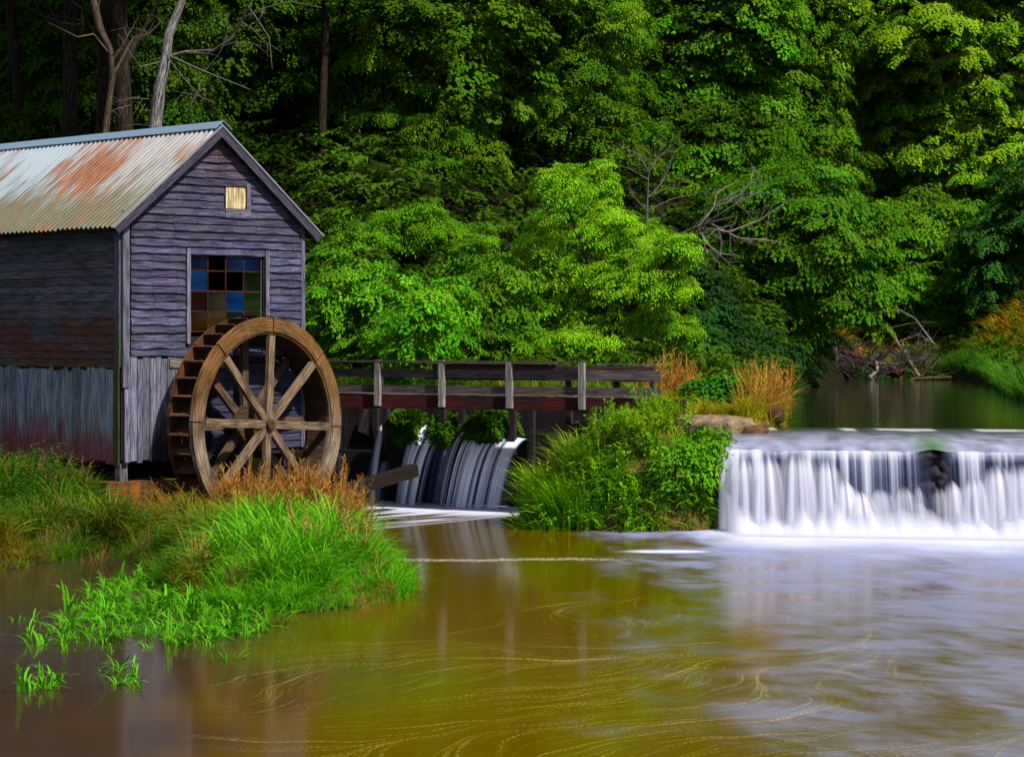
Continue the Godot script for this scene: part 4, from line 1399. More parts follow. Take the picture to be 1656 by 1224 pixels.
func forest() -> void:
	# the large trees, from the pond towards the mill
	var list := [
		["ash_tree", "tall feathery ash tree rising behind the bridge, nearest the mill roof", 690, 76.0, "feather", G_MID, 1.15, [[620, 60, 110, 80], [725, 95, 105, 70], [585, 180, 85, 75], [690, 220, 110, 75], [605, 300, 90, 55], [720, 330, 80, 50], [650, -90, 150, 100], [770, 20, 70, 70]]],
		["ash_tree", "tall bright ash tree behind the small leaning tree, left of the dark gap", 890, 79.0, "feather", Color(0.072, 0.170, 0.004), 1.2, [[870, 50, 90, 80], [940, 110, 75, 70], [850, 170, 80, 65], [955, 195, 60, 60], [890, 260, 75, 50], [880, -90, 130, 100], [980, 30, 50, 60]]],
		["dark_spruce", "dark narrow tree standing in the shadowed gap of the wood", 1035, 90.0, "small", Color(0.010, 0.035, 0.014), 1.3, [[1030, 40, 55, 90], [1035, 170, 60, 90], [1030, 300, 75, 90], [1020, 400, 70, 70], [1035, -90, 50, 90]]],
		["maple_tree", "tall leafy maple right of the dark gap, reaching out of the picture", 1130, 87.0, "broad", Color(0.056, 0.150, 0.004), 1.25, [[1110, 50, 90, 75], [1185, 30, 100, 80], [1125, 150, 105, 70], [1195, 190, 85, 75], [1130, 255, 80, 65], [1215, 290, 75, 65], [1150, -90, 150, 100]]],
		["maple_tree", "broad maple whose lower boughs hang over the pond", 1290, 81.0, "broad", Color(0.046, 0.118, 0.004), 1.15, [[1265, 320, 105, 75], [1335, 375, 105, 75], [1215, 410, 95, 80], [1300, 465, 115, 70], [1245, 545, 115, 55], [1365, 470, 75, 65], [1175, 515, 80, 65], [1200, 585, 80, 35]]],
		["oak_tree", "light green tree high on the slope in the upper right", 1400, 110.0, "broad", Color(0.125, 0.225, 0.004), 1.5, [[1290, 85, 105, 85], [1400, 130, 105, 85], [1370, 235, 105, 75], [1330, -50, 130, 90], [1440, 40, 80, 70]]],
		["oak_tree", "tall tree in the far upper right corner of the wood", 1560, 108.0, "broad", Color(0.095, 0.180, 0.004), 1.5, [[1490, 60, 100, 80], [1560, 135, 105, 85], [1490, 235, 95, 75], [1590, 255, 80, 85], [1640, 60, 80, 90], [1560, -60, 150, 90]]],
		["maple_tree", "rounded green tree half way up the bank on the right", 1500, 104.0, "broad", Color(0.058, 0.145, 0.004), 1.35, [[1480, 375, 85, 70], [1555, 390, 85, 75], [1440, 455, 80, 60], [1525, 480, 80, 55], [1420, 380, 60, 60]]],
		["maple_tree", "dark tree at the right edge above the orange grass", 1640, 100.0, "broad", Color(0.024, 0.080, 0.010), 1.3, [[1625, 400, 70, 80], [1600, 480, 70, 60], [1680, 330, 80, 90], [1660, 470, 60, 60]]],
		["leaning_tree", "small bright green leaning tree in front of the tall ashes", 985, 60.0, "feather", G_BRIGHT, 0.85, [[905, 300, 34, 42], [935, 350, 52, 42], [990, 372, 58, 40], [968, 300, 26, 44], [880, 405, 42, 40], [1048, 392, 50, 36], [945, 440, 72, 42], [1012, 440, 60, 40], [1078, 455, 44, 36], [895, 495, 56, 40], [975, 505, 66, 36], [1050, 515, 46, 34], [1100, 530, 30, 22], [925, 555, 60, 28], [1100, 400, 28, 24]]],
		["green_bush", "bright green bush just right of the mill wall", 585, 57.0, "broad", Color(0.090, 0.265, 0.008), 0.72, [[560, 440, 62, 40], [520, 500, 35, 55], [560, 535, 65, 45], [600, 480, 60, 45]]],
		["green_bush", "rounded vivid green bush in the middle behind the bridge", 680, 56.0, "broad", Color(0.095, 0.290, 0.008), 0.72, [[640, 480, 65, 50], [690, 510, 65, 55], [655, 555, 85, 35], [725, 480, 45, 45]]],
		["green_bush", "dim bush between the vivid bush and the leaning tree", 800, 59.0, "broad", Color(0.070, 0.175, 0.005), 0.75, [[800, 465, 60, 55], [780, 545, 65, 38], [840, 560, 70, 36], [755, 420, 50, 40]]],
		["young_ash", "pale green young ash leaning over the roof end of the bush", 690, 66.0, "feather", Color(0.080, 0.210, 0.005), 0.95, [[660, 360, 65, 32], [725, 380, 65, 35], [600, 390, 60, 35], [560, 370, 40, 35]]],
		["green_bush", "low round bush by the orange grass on the far shore", 1560, 101.0, "feather", Color(0.085, 0.220, 0.006), 1.2, [[1592, 492, 40, 26], [1532, 503, 42, 26]]],
		["dark_bush", "deep green bush drooping to the water left of the driftwood", 1180, 72.0, "broad", Color(0.018, 0.062, 0.010), 0.95, [[1160, 540, 70, 50], [1230, 575, 65, 40], [1120, 560, 45, 50]] ],
		["dark_bush", "shadowed bush at the foot of the dark gap", 1090, 74.0, "broad", Color(0.016, 0.058, 0.010), 1.0, [[1090, 440, 60, 60], [1130, 480, 60, 55], [1060, 520, 45, 50]]],
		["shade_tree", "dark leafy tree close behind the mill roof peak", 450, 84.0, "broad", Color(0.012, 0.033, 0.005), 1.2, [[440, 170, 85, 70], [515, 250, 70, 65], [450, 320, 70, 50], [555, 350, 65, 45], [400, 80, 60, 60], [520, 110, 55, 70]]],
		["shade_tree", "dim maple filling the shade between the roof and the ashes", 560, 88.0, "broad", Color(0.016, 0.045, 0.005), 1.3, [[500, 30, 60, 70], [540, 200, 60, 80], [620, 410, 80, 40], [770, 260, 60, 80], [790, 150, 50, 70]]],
	]
	for e in list:
		var bush: bool = (e[0] as String).ends_with("bush")
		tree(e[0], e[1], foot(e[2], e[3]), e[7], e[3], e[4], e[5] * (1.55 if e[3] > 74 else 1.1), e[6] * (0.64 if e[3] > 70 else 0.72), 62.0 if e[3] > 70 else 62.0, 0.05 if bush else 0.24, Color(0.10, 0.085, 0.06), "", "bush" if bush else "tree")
	# trees deep in the wood, in rows up the hillside
	var k := 0
	for row in 4:
		for i in 13:
			var px := -80.0 + 1820.0 * (i + R(0.0, 1.0)) / 13.0
			var x0 := (px - 828.0) * 90.0 / FOCAL
			var d := hill_start(x0) + 16.0 + row * 12.0 + R(-4, 4)
			var b := foot(px, d)
			var hgt := R(9, 15)
			var py := 540.0 - (b.y + hgt * 0.62 - EYE) * FOCAL / d
			var wpx := R(2.6, 4.0) * FOCAL / d
			var hpx := hgt * 0.36 * FOCAL / d
			var lb := [[px, py, wpx, hpx * 0.6], [px + R(-60, 60), py + hpx * 0.7, wpx * 0.9, hpx * 0.5], [px + R(-70, 70), py - hpx * 0.5, wpx * 0.7, hpx * 0.5], [px + R(-80, 80), py + hpx * 1.2, wpx * 0.8, hpx * 0.4]]
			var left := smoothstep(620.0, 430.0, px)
			var c := Color(0.062, 0.145, 0.004).lerp(Color(0.042, 0.095, 0.006), left) * R(0.7, 1.2)  # leaf tint darkened to the left, painting in the shade of the wood
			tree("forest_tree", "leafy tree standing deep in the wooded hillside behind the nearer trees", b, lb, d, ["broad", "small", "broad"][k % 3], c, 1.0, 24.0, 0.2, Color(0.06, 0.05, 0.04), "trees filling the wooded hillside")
			k += 1
	# trunks of the tall trees behind the mill; their crowns close above the picture
	var trunks := [[30, 68, 0.16, "slim dark trunk nearest the left edge above the mill roof"], [105, 66, 0.22, "stout dark trunk second from the left edge above the mill roof"], [118, 78, 0.2, "dim trunk half hidden behind the stout dark trunk"], [175, 64, 0.20, "brown trunk right behind the twisted bare tree"], [205, 63, 0.26, "thickest brown trunk between the twisted tree and the pale dead trunk"], [232, 80, 0.16, "thin trunk deep in shade just left of the pale dead trunk"],
		[345, 74, 0.13, "thin dark trunk right of the pale dead trunk"], [520, 72, 0.13, "dark trunk between the mill roof peak and the tall ash"], [60, 82, 0.18, "faint trunk deep in shade at the far left"], [300, 86, 0.2, "faint trunk behind the long curved dead bough"], [395, 80, 0.12, "thin dark trunk above the mill roof peak"], [-60, 70, 0.2, "tall tree just outside the left edge"]]
	for e in trunks:
		var b := foot(e[0], e[1])
		var t := thing("tall_tree", e[3], "tree", b, 0.0, "shaded tall trees behind the mill")
		var mb := MB.new()
		var pts := []
		var rad := []
		var lx := R(-0.05, 0.05)
		for i in 9:
			var f := i / 8.0
			pts.append(Vector3(lx * f * 17.0 + R(-0.1, 0.1), -0.3 + 17.5 * f, R(-0.1, 0.1)))
			rad.append(e[2] * (1.15 - 0.75 * f))
		tube(pts, rad, 9, Color(0.055, 0.042, 0.03), mb, 0.05)
		for i in 4: branch(mb, pts[3 + i], Vector3(R(-1, 1), 0.6, R(-1, 1)), R(2.5, 5), e[2] * 0.35, 1, Color(0.07, 0.055, 0.04), 0.0, 3)
		mb.smooth()
		obj("trunk", mb.done(), M.bark, t)
		var lb := []
		for i in 5: lb.append([Vector3(R(-3, 3), R(15.0, 19.5), R(-3, 4)), Vector3(R(2.2, 3.4), R(1.3, 2.0), R(2.2, 3.4))])
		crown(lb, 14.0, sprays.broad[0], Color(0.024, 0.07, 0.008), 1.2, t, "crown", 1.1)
	# dim saplings between those trunks
	for e in [[20, 150, 55, 60, 74], [80, 90, 55, 60, 86], [130, 190, 55, 40, 76], [60, 30, 60, 50, 88], [160, 60, 40, 60, 90], [240, 120, 60, 60, 84], [300, 40, 60, 50, 88], [350, 150, 60, 50, 78], [310, 175, 55, 30, 72], [20, 200, 60, 30, 68], [210, 30, 40, 40, 92], [400, 230, 55, 45, 76], [140, 130, 50, 50, 92], [370, 60, 50, 50, 84]]:
		tree("sapling", "dim sapling in the shade between the tall trunks", foot(e[0], e[4]), [[e[0], e[1], e[2], e[3]], [e[0] + R(-40, 40), e[1] + e[3] * 0.8, e[2] * 0.8, e[3] * 0.6]], e[4], ["broad", "small"][k % 2], Color(0.055, 0.125, 0.006) * R(0.5, 1.2), 0.75, 22.0, 0.05, Color(0.05, 0.04, 0.03), "saplings behind the mill")
		k += 1
	# undergrowth on the forest floor
	var tf: Array[Transform3D] = []
	var cl := PackedColorArray()
	for i in 15000:
		var px := R(-60, 1720)
		var d := R(56, 125)
		var x := (px - 828.0) * d / FOCAL
		if sd(pond, Vector2(x, d)) < 0.4: continue
		if d < hill_start(x) - 5.0 and behind_race(x, d) < 5.0: continue
		var s := R(0.9, 1.6)
		tf.append(flat(x, h_far(x, d) + R(0.0, 1.1), -d, R(0, TAU), s, R(-0.4, 0.4)))
		var c := Color(0.040, 0.100, 0.004) * R(0.6, 1.2)
		if px < 480: c = c * 0.4  # forest shade behind the mill painted in as a darker leaf tint
		cl.append(c)
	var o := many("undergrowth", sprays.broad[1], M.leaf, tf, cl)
	tag(o, "low green undergrowth covering the forest floor", "undergrowth", "", "stuff")

func dead_wood() -> void:
	# pale dead trunk leaning behind the mill roof
	var d := 60.0
	var b := at(250, 250, d)
	var t := thing("dead_tree", "pale dead trunk leaning behind the mill roof with a long curved bough", "dead tree", b)
	var P := func(px: float, py: float, dd := 60.0) -> Vector3: return at(px, py, dd) - b
	var mb := MB.new()
	var pale := Color(0.42, 0.40, 0.37)
	tube([P.call(246, 300), P.call(250, 205), P.call(258, 140), P.call(268, 90), P.call(272, 55), P.call(288, 15), P.call(310, -40)], [0.17, 0.165, 0.15, 0.125, 0.12, 0.10, 0.07], 9, pale, mb, 0.05)
	mb.smooth()
	obj("trunk", mb.done(), M.bark, t)
	mb = MB.new()
	var tw := Color(0.30, 0.26, 0.20)
	tube([P.call(258, 95), P.call(300, 84), P.call(345, 82, 59.5), P.call(375, 62, 59), P.call(392, 30, 59), P.call(402, 5, 58.6), P.call(420, -30, 58.4)], [0.05, 0.05, 0.048, 0.042, 0.036, 0.03, 0.02], 6, tw, mb)
	tube([P.call(392, 30, 59), P.call(430, 12, 58.5), P.call(470, 2, 58.2), P.call(520, 12, 58)], [0.028, 0.02, 0.014, 0.006], 5, tw, mb)
	tube([P.call(400, 8, 58.6), P.call(435, 60, 58.4), P.call(440, 112, 58.2)], [0.016, 0.012, 0.005], 4, tw, mb)
	tube([P.call(262, 85), P.call(330, 115, 59), P.call(405, 145, 58.5)], [0.02, 0.014, 0.005], 4, pale, mb)
	tube([P.call(268, 90), P.call(300, 130, 59), P.call(332, 165, 58.5)], [0.014, 0.01, 0.004], 4, tw, mb)
	tube([P.call(258, 100), P.call(225, 108, 59), P.call(190, 55, 59)], [0.02, 0.016, 0.008], 4, tw, mb)
	for e in [[400, 10], [360, 75], [430, 12], [300, 84], [330, 115], [390, 35]]:
		branch(mb, P.call(e[0], e[1], 58.7), Vector3(R(-0.3, 1), R(-0.6, 1), R(-0.5, 0.5)), R(0.5, 1.3), 0.016, 1, tw, 0.0, 4)
	mb.smooth()
	obj("bough", mb.done(), M.bark, t)
	# twisted bare tree left of it
	d = 60.5
	var b2 := at(170, 215, d)
	var t2 := thing("dead_tree", "twisted bare brown tree with crooked boughs left of the pale trunk", "dead tree", b2)
	mb = MB.new()
	var Q := func(px: float, py: float, dd := 60.5) -> Vector3: return at(px, py, dd) - b2
	var br := Color(0.16, 0.11, 0.075)
	tube([Q.call(165, 260), Q.call(172, 190), Q.call(182, 120), Q.call(178, 80), Q.call(160, 45), Q.call(150, 0), Q.call(140, -60)], [0.09, 0.085, 0.075, 0.07, 0.10, 0.10, 0.07], 8, br, mb, 0.04)
	tube([Q.call(180, 100), Q.call(205, 60), Q.call(200, 45), Q.call(180, 50)], [0.035, 0.03, 0.022, 0.01], 5, br, mb)
	tube([Q.call(175, 85), Q.call(150, 55, 60), Q.call(125, 60, 59.6), Q.call(75, 35, 59)], [0.03, 0.026, 0.02, 0.006], 5, br * 1.6, mb)
	tube([Q.call(183, 120), Q.call(215, 60, 61), Q.call(240, 55, 61), Q.call(275, 20, 61)], [0.04, 0.035, 0.03, 0.012], 5, br, mb)
	for e in [[180, 90], [205, 60], [160, 45], [130, 58], [240, 55]]:
		branch(mb, Q.call(e[0], e[1], 60.0), Vector3(R(-1, 1), R(-0.4, 1), R(-0.5, 0.5)), R(0.5, 1.1), 0.018, 1, br * 1.3, 0.0, 4)
	mb.smooth()
	obj("trunk", mb.done(), M.bark, t2)
	mb = MB.new()
	for e in [[200, 205], [210, 170], [240, 160], [300, 180], [345, 165]]:
		branch(mb, Q.call(e[0], e[1], 59.5), Vector3(R(-1, 1), R(-0.2, 0.8), 0.2), R(0.6, 1.2), 0.014, 1, Color(0.33, 0.29, 0.22), 0.0, 4)
	mb.smooth()
	obj("twigs", mb.done(), M.bark, t2).set_meta("kind", "stuff")
	# bare crown in the middle of the wood
	var b3 := at(1010, 420, 62.0)
	var t3 := thing("dead_tree", "bare grey branches reaching out right of the small leaning tree", "dead tree", b3)
	var S := func(px: float, py: float, dd := 61.0) -> Vector3: return at(px, py, dd) - b3
	mb = MB.new()
	var gr := Color(0.36, 0.31, 0.28)
	tube([S.call(985, 560, 61), S.call(1005, 470, 61), S.call(1040, 405, 60.5), S.call(1080, 388, 60), S.call(1140, 362, 59.5), S.call(1190, 350, 59)], [0.09, 0.075, 0.06, 0.05, 0.035, 0.02], 6, gr * 0.6, mb)
	for e in [[[1120, 370], [1165, 325], [1215, 298], [1250, 290]], [[1140, 362], [1190, 330], [1225, 310], [1262, 316]], [[1130, 366], [1180, 375], [1230, 355], [1285, 318]], [[1150, 362], [1195, 385], [1240, 388], [1265, 392]], [[1130, 370], [1145, 395], [1165, 410], [1200, 414]], [[1140, 364], [1140, 400], [1135, 425], [1120, 432]], [[1080, 388], [1130, 395], [1160, 370], [1190, 362]], [[1130, 366], [1155, 335], [1160, 310], [1200, 290]]]:
		var pts := []
		for q in e: pts.append(S.call(q[0], q[1], 59.5 + R(-0.4, 0.4)))
		tube(pts, [0.026, 0.02, 0.014, 0.005], 4, gr * R(0.8, 1.5), mb)
		for j in 3: branch(mb, pts[1 + j % 2], Vector3(R(-0.2, 1), R(-0.8, 0.9), R(-0.5, 0.5)), R(0.35, 0.9), 0.011, 1, gr * R(0.8, 1.4), 0.0, 4)
	mb.smooth()
	obj("branches", mb.done(), M.bark, t3)
	var b5 := at(1046, 430, 63.0)
	var t5 := thing("dead_tree", "thin bare sapling standing in the dark gap of the wood", "dead tree", b5)
	mb = MB.new()
	S = func(px: float, py: float, dd := 63.0) -> Vector3: return at(px, py, dd) - b5
	tube([S.call(1045, 420, 63), S.call(1048, 300, 63), S.call(1050, 262, 63)], [0.03, 0.022, 0.012], 4, gr, mb)
	for e in [[1048, 290], [1050, 262], [1046, 340], [1047, 320], [1049, 276]]:
		for j in 2: branch(mb, S.call(e[0], e[1], 63.0), Vector3(R(-0.7, 1), R(-0.1, 1), R(-0.4, 0.4)), R(0.8, 1.7), 0.016, 1, gr, 0.0, 4)
	mb.smooth()
	obj("branches", mb.done(), M.bark, t5)
	# driftwood on the far shore
	var wood := [["reddish fallen trunk lying in the driftwood pile", [[1325, 545, 93], [1370, 572, 92], [1420, 590, 91], [1460, 606, 90.5]], 0.24, Color(0.17, 0.07, 0.055)],
		["pale forked log standing up out of the driftwood pile", [[1440, 530, 92], [1452, 555, 91.5], [1468, 580, 91], [1488, 610, 90]], 0.10, Color(0.34, 0.24, 0.16)],
		["grey bare bough arching over the driftwood pile", [[1425, 505, 93], [1450, 498, 92.5], [1480, 515, 92], [1510, 555, 91.5]], 0.05, Color(0.36, 0.35, 0.37)],
		["bleached root stump at the waterline of the pond", [[1418, 585, 90.5], [1420, 598, 90.2], [1408, 610, 89.8], [1415, 617, 89.6]], 0.09, Color(0.45, 0.40, 0.36)],
		["thin mossy log floating along the far shore", [[1480, 612, 90], [1510, 611, 90], [1555, 609, 91]], 0.07, Color(0.20, 0.20, 0.06)],
		["dark leaning snag at the left of the driftwood pile", [[1350, 545, 92], [1352, 580, 91], [1350, 612, 90]], 0.14, Color(0.10, 0.075, 0.07)]]
	for e in wood:
		var b4: Vector3 = at(e[1][-1][0], e[1][-1][1], e[1][-1][2] + 4.0)
		var mb4 := MB.new()
		var pts := []
		var rad := []
		for i in e[1].size():
			pts.append(at(e[1][i][0], e[1][i][1], e[1][i][2] + 4.0) - b4)
			rad.append(e[2] * (0.65 + 0.35 * i / e[1].size()))
		tube(pts, rad, 7, e[3], mb4, 0.06)
		for j in 5: branch(mb4, pts[rng.randi() % pts.size()], Vector3(R(-1, 1), R(-0.3, 0.8), R(-0.3, 0.8)), R(0.7, 1.6), e[2] * 0.3, 1, e[3], 0.0, 3)
		mb4.smooth()
		var o := thing("driftwood", e[0], "driftwood", b4, 0.0, "driftwood on the far shore")
		obj("log", mb4.done(), M.bark, o)
	mb = MB.new()
	for i in 150:
		branch(mb, at(R(1305, 1500), R(565, 612), R(94, 97.5)), Vector3(R(-1, 1), R(-0.1, 0.8), R(-0.4, 0.4)), R(0.7, 1.8), 0.03, 1, Color(0.13, 0.10, 0.10) * R(0.6, 1.5), 0.1, 3)
	mb.smooth()
	var br2 := obj("brushwood", mb.done(), M.bark)
	tag(br2, "tangle of grey and brown brushwood on the far shore", "brushwood", "", "stuff")

# ------------------------------------------------------------------ plants of the banks
func plants() -> void:
	var vivid := Color(0.105, 0.375, 0.008)
	var weedy := Color(0.068, 0.190, 0.010)
	var tan_ := Color(0.34, 0.17, 0.035)
	# vivid tall grass on the tongue of land
	var tongue := func(x: float, d: float) -> Color:
		var s := -sd(left_bank, Vector2(x, d))
		if s < -0.12: return Color(0, 0, 0, 0)
		var k := smoothstep(-4.9, -3.4, x) * smoothstep(41.8, 40.3, d)
		var w := gn.get_noise_2d(x * 6.0, d * 6.0)
		var c := weedy.lerp(vivid, clampf(k + w * 0.5, 0, 1))
		if k < 0.5: c = c.lerp(Color(0.21, 0.135, 0.012), clampf(w * 2.2 + 0.15, 0.0, 0.8)) * (0.85 + 0.4 * gn.get_noise_2d(x * 18.0, d * 18.0))
		return Color(c.r, c.g, c.b, 1.0 if d < 42.3 or x < -8.3 else 0.0)
	for i in 3:
		scatter("grass", "tall vivid green grass on the tongue of land before the wheel", tufts.fine[i], 3400, -5.2, -1.2, 29.8, 42.0, h_left, tongue, 0.6, 1.05, left_bank)
	for i in 3:
		scatter("grass", "tangled brown and green grass on the bank before the mill", tufts.fine[i], 2900, -9.9, -4.6, 33.8, 43.8, h_left, tongue, 0.45, 0.85, left_bank)
	# broad bladed grass standing in the shallows
	var shallows := func(x: float, d: float) -> Color:
		var px := x / d * FOCAL + 828.0
		var py := 540.0 + EYE * FOCAL / d
		var a := 0.0
		a = maxf(a, smoothstep(1.0, 0.6, Vector2((px - 290.0) / 190.0, (py - 985.0) / 70.0).length()))
		a = maxf(a, smoothstep(1.0, 0.5, Vector2((px - 55.0) / 65.0, (py - 1098.0) / 26.0).length()))
		a = maxf(a, 0.8 * smoothstep(1.0, 0.5, Vector2((px - 190.0) / 55.0, (py - 1095.0) / 22.0).length()))
		a = maxf(a, 0.55 * smoothstep(1.0, 0.3, Vector2((px - 130.0) / 120.0, (py - 1020.0) / 50.0).length()))
		a = maxf(a, 0.25 * smoothstep(1.0, 0.3, Vector2((px - 390.0) / 60.0, (py - 1055.0) / 20.0).length()))
		a *= 0.55 + 0.9 * gn.get_noise_2d(x * 14.0, d * 14.0)
		return Color(vivid.r * 0.75, vivid.g * 0.8, vivid.b, clampf(a, 0.0, 1.0))
	for i in 2:
		scatter("water_grass", "broad bladed green grass standing in the shallow water", tufts.wide[i], 1900, -6.6, -2.6, 23.5, 36.0, func(_x, _d): return 0.0, shallows, 0.35, 0.75)
	# dry orange stalks under the wheel and by the mill
	var dry := func(x: float, d: float) -> Color:
		var c := tan_ * R(0.7, 1.2)
		return Color(c.r, c.g, c.b, 1.0)
	scatter("dry_grass", "dry orange grass stalks standing at the foot of the water wheel", tufts.dry[0], 400, -5.2, -2.8, 41.2, 42.8, h_left, dry, 0.55, 0.95)
	scatter("dry_grass", "dry orange stalks before the concrete footing", tufts.dry[1], 40, -7.0, -5.6, 40.9, 41.8, h_left, dry, 0.3, 0.65)
	scatter("dry_grass", "brown seed heads scattered on the bank before the mill", tufts.dry[1], 90, -9.6, -4.8, 36.5, 42.5, h_left, func(_x, _d): return Color(0.22, 0.13, 0.04, 0.9), 0.35, 0.65)
	scatter("dry_grass", "orange tussock at the waterline of the tongue of land", tufts.dry[0], 26, -2.5, -1.6, 30.7, 31.8, h_left, dry, 0.25, 0.4)
	scatter("dry_grass", "thin straw coloured stems among the vivid grass", tufts.dry[0], 70, -4.6, -1.7, 30.8, 38.5, h_left, func(x, d): return Color(0.30, 0.20, 0.05, 1.0 if -sd(left_bank, Vector2(x, d)) > 0.2 else 0.0), 0.4, 0.85)
	# leafy weeds by the mill
	for i in 170:
		var x := R(-9.8, -5.0)
		var d := R(38.3, 42.3)
		if i > 110:
			x = R(-5.6, -2.0)
			d = R(30.4, 37.0)
		if i < 30: d = R(41.0, 42.4)
		if i < 30: x = R(-9.6, -7.4)
		if -sd(left_bank, Vector2(x, d)) < 0.1: continue
		var m := mat("weed_leaf", 0.65, 0.12)
		m.backlight_enabled = true
		m.backlight = Color(0.5, 0.5, 0.3).linear_to_srgb()
		var c := Color(0.050, 0.150, 0.012) * R(0.75, 1.25)
		m.albedo_color = c.linear_to_srgb()
		var o := obj("leafy_weed", tufts.weed[i % 3], m)
		var ws := R(0.75, 1.25) * (1.0 if x < -7.3 else lerpf(0.85, 0.42, smoothstep(38.5, 41.0, d)))
		o.transform = flat(x, h_left(x, d) - 0.02, -d, R(0, TAU), ws)
		tag(o, "leafy green weed growing on the bank in front of the mill", "weed", "weeds before the mill")
	# --- island
	var isl := func(x: float, d: float) -> Color:
		var s := -sd(island, Vector2(x, d))
		if s < -0.10: return Color(0, 0, 0, 0)
		var w := gn.get_noise_2d(x * 7.0, d * 7.0)
		var c := Color(0.125, 0.340, 0.008).lerp(Color(0.20, 0.22, 0.012), clampf(w * 1.4, 0.0, 0.8))
		var top := h_island(x, d)
		var bare := 1.0
		if top > 1.6 and x > 2.0:
			c = c.lerp(Color(0.34, 0.25, 0.012), 0.75)
			bare = 0.5 if x < 4.2 else 0.85
		var slab := Vector2((x - 3.75) / 1.15, (d - 45.1) / 1.0).length()
		return Color(c.r, c.g, c.b, 0.0 if slab < 1.0 else bare)
	for i in 3:
		scatter("grass", "mixed green and yellow grass covering the island bank", tufts.fine[i], 2500, 0.0, 6.2, 42.7, 50.0, h_island, isl, 0.3, 0.7, island)
	scatter("water_grass", "long green blades at the left end of the island", tufts.wide[0], 500, 0.1, 1.7, 42.8, 44.6, h_island, isl, 0.7, 1.2)
	scatter("grass", "tall upright grass at the left end of the island", tufts.fine[0], 700, 0.2, 1.5, 43.2, 45.0, h_island, isl, 0.5, 1.1)
	scatter("water_grass", "long green blades trailing in the water along the foot of the island", tufts.wide[1], 700, 0.3, 3.7, 42.7, 43.5, h_island, isl, 0.5, 0.95)
	for i in 190:
		var x := R(0.3, 4.9)
		var d := R(42.9, 45.2)
		var s := -sd(island, Vector2(x, d))
		if s < -0.05 or s > 1.9: continue
		var h := h_island(x, d)
		if x > 4.1 and h > 1.3: continue
		var m := mat("weed_leaf", 0.65, 0.12)
		m.backlight_enabled = true
		m.backlight = Color(0.5, 0.5, 0.3).linear_to_srgb()
		var c := Color(0.165, 0.390, 0.008) * R(0.6, 1.2)
		if R(0, 1) < 0.2: c = Color(0.19, 0.24, 0.012)
		m.albedo_color = c.linear_to_srgb()
		var o := obj("leafy_weed", tufts.weed[i % 3], m)
		o.transform = flat(x, h - 0.05, -d, R(0, TAU), R(0.65, 1.1), 0.25)
		tag(o, "leafy green weed growing on the steep side of the island", "weed", "weeds on the island bank")
	# vines hanging down the end of the island beside the falls
	var vt := thing("creeper", "green creeper hanging down the island end beside the waterfall", "creeper", Vector3(3.55, 0, -43.35))
	crown([[Vector3(-0.35, 1.15, 0.1), Vector3(0.5, 0.55, 0.4)], [Vector3(0.1, 1.5, -0.4), Vector3(0.45, 0.3, 0.5)]], 90.0, sprays.broad[2], Color(0.105, 0.280, 0.008), 0.42, vt, "leaves", 0.4)
	var bt := thing("creeper", "round mound of broad green leaves behind the stone slab", "creeper", at(1160, 650, 47.6))
	crown([[Vector3(-0.25, 0.15, 0), Vector3(0.5, 0.32, 0.4)], [Vector3(0.25, 0.2, 0), Vector3(0.45, 0.36, 0.4)]], 90.0, sprays.broad[0], Color(0.050, 0.200, 0.012), 0.5, bt, "leaves", 0.4)
	# dry reeds
	for e in [["tall orange dry grass behind the right end of the footbridge", 1085, 620, 48.4, 0.75, 26, 1.35], ["orange dry grass clump beside the pond at the tip of the island", 1235, 640, 47.3, 0.55, 24, 1.25]]:
		var c: Vector3 = at(e[1], e[2], e[3])
		var tf: Array[Transform3D] = []
		var cl := PackedColorArray()
		for i in e[5]:
			var gx: float = c.x + R(-1, 1) * R(0.2, 1.0) * e[4]
			var gz: float = c.z + R(-0.6, 0.6)
			tf.append(flat(gx, maxf(h_island(gx, -gz), 1.7) - 0.05, gz, R(0, TAU), R(0.55, 1.1) * e[6], R(-0.15, 0.15)))
			var k := R(0.7, 1.25)
			cl.append(Color(0.40 * k, 0.20 * k * R(0.85, 1.3), 0.035 * k))
		var o := many("dry_grass", tufts.dry[0], M.grass, tf, cl)
		tag(o, e[0], "grass", "", "stuff")
	# creepers on the sluice, under the bridge
	for e in [["small bush growing from the sluice left of the middle fall", 662, 684, 50.3, 0.15, 0.17], ["small bush hanging over the middle sluice fall", 722, 692, 50.0, 0.11, 0.18], ["wide bush on the sluice under the bridge beam", 800, 682, 49.3, 0.42, 0.13]]:
		var p: Vector3 = at(e[1], e[2], e[3])
		var t := thing("sluice_bush", e[0], "bush", p, 0.0, "bushes on the sluice")
		crown([[Vector3(0, 0, 0), Vector3(e[4], e[5], 0.35)], [Vector3(-e[4] * 0.4, -0.1, 0.1), Vector3(e[4] * 0.6, e[5] * 0.7, 0.3)]], 48.0, sprays.broad[1], Color(0.040, 0.115, 0.006), 0.52, t, "leaves", 0.35)
	# --- weeds and grass behind the footbridge
	var beyond := func(x: float, d: float) -> Color:
		if sd(pond, Vector2(x, d)) < 0.3 or behind_race(x, d) < 2.6: return Color(0, 0, 0, 0)
		var w := gn.get_noise_2d(x * 3.0, d * 3.0)
		var c := Color(0.055, 0.165, 0.010).lerp(Color(0.17, 0.16, 0.015), clampf(0.3 + w, 0.0, 0.7))
		return Color(c.r, c.g, c.b, 1.0)
	for i in 3:
		scatter("grass", "rough grass on the bank behind the footbridge", tufts.fine[i], 3200, -6.0, 7.0, 50.5, 62.0, h_far, beyond, 0.5, 1.0)
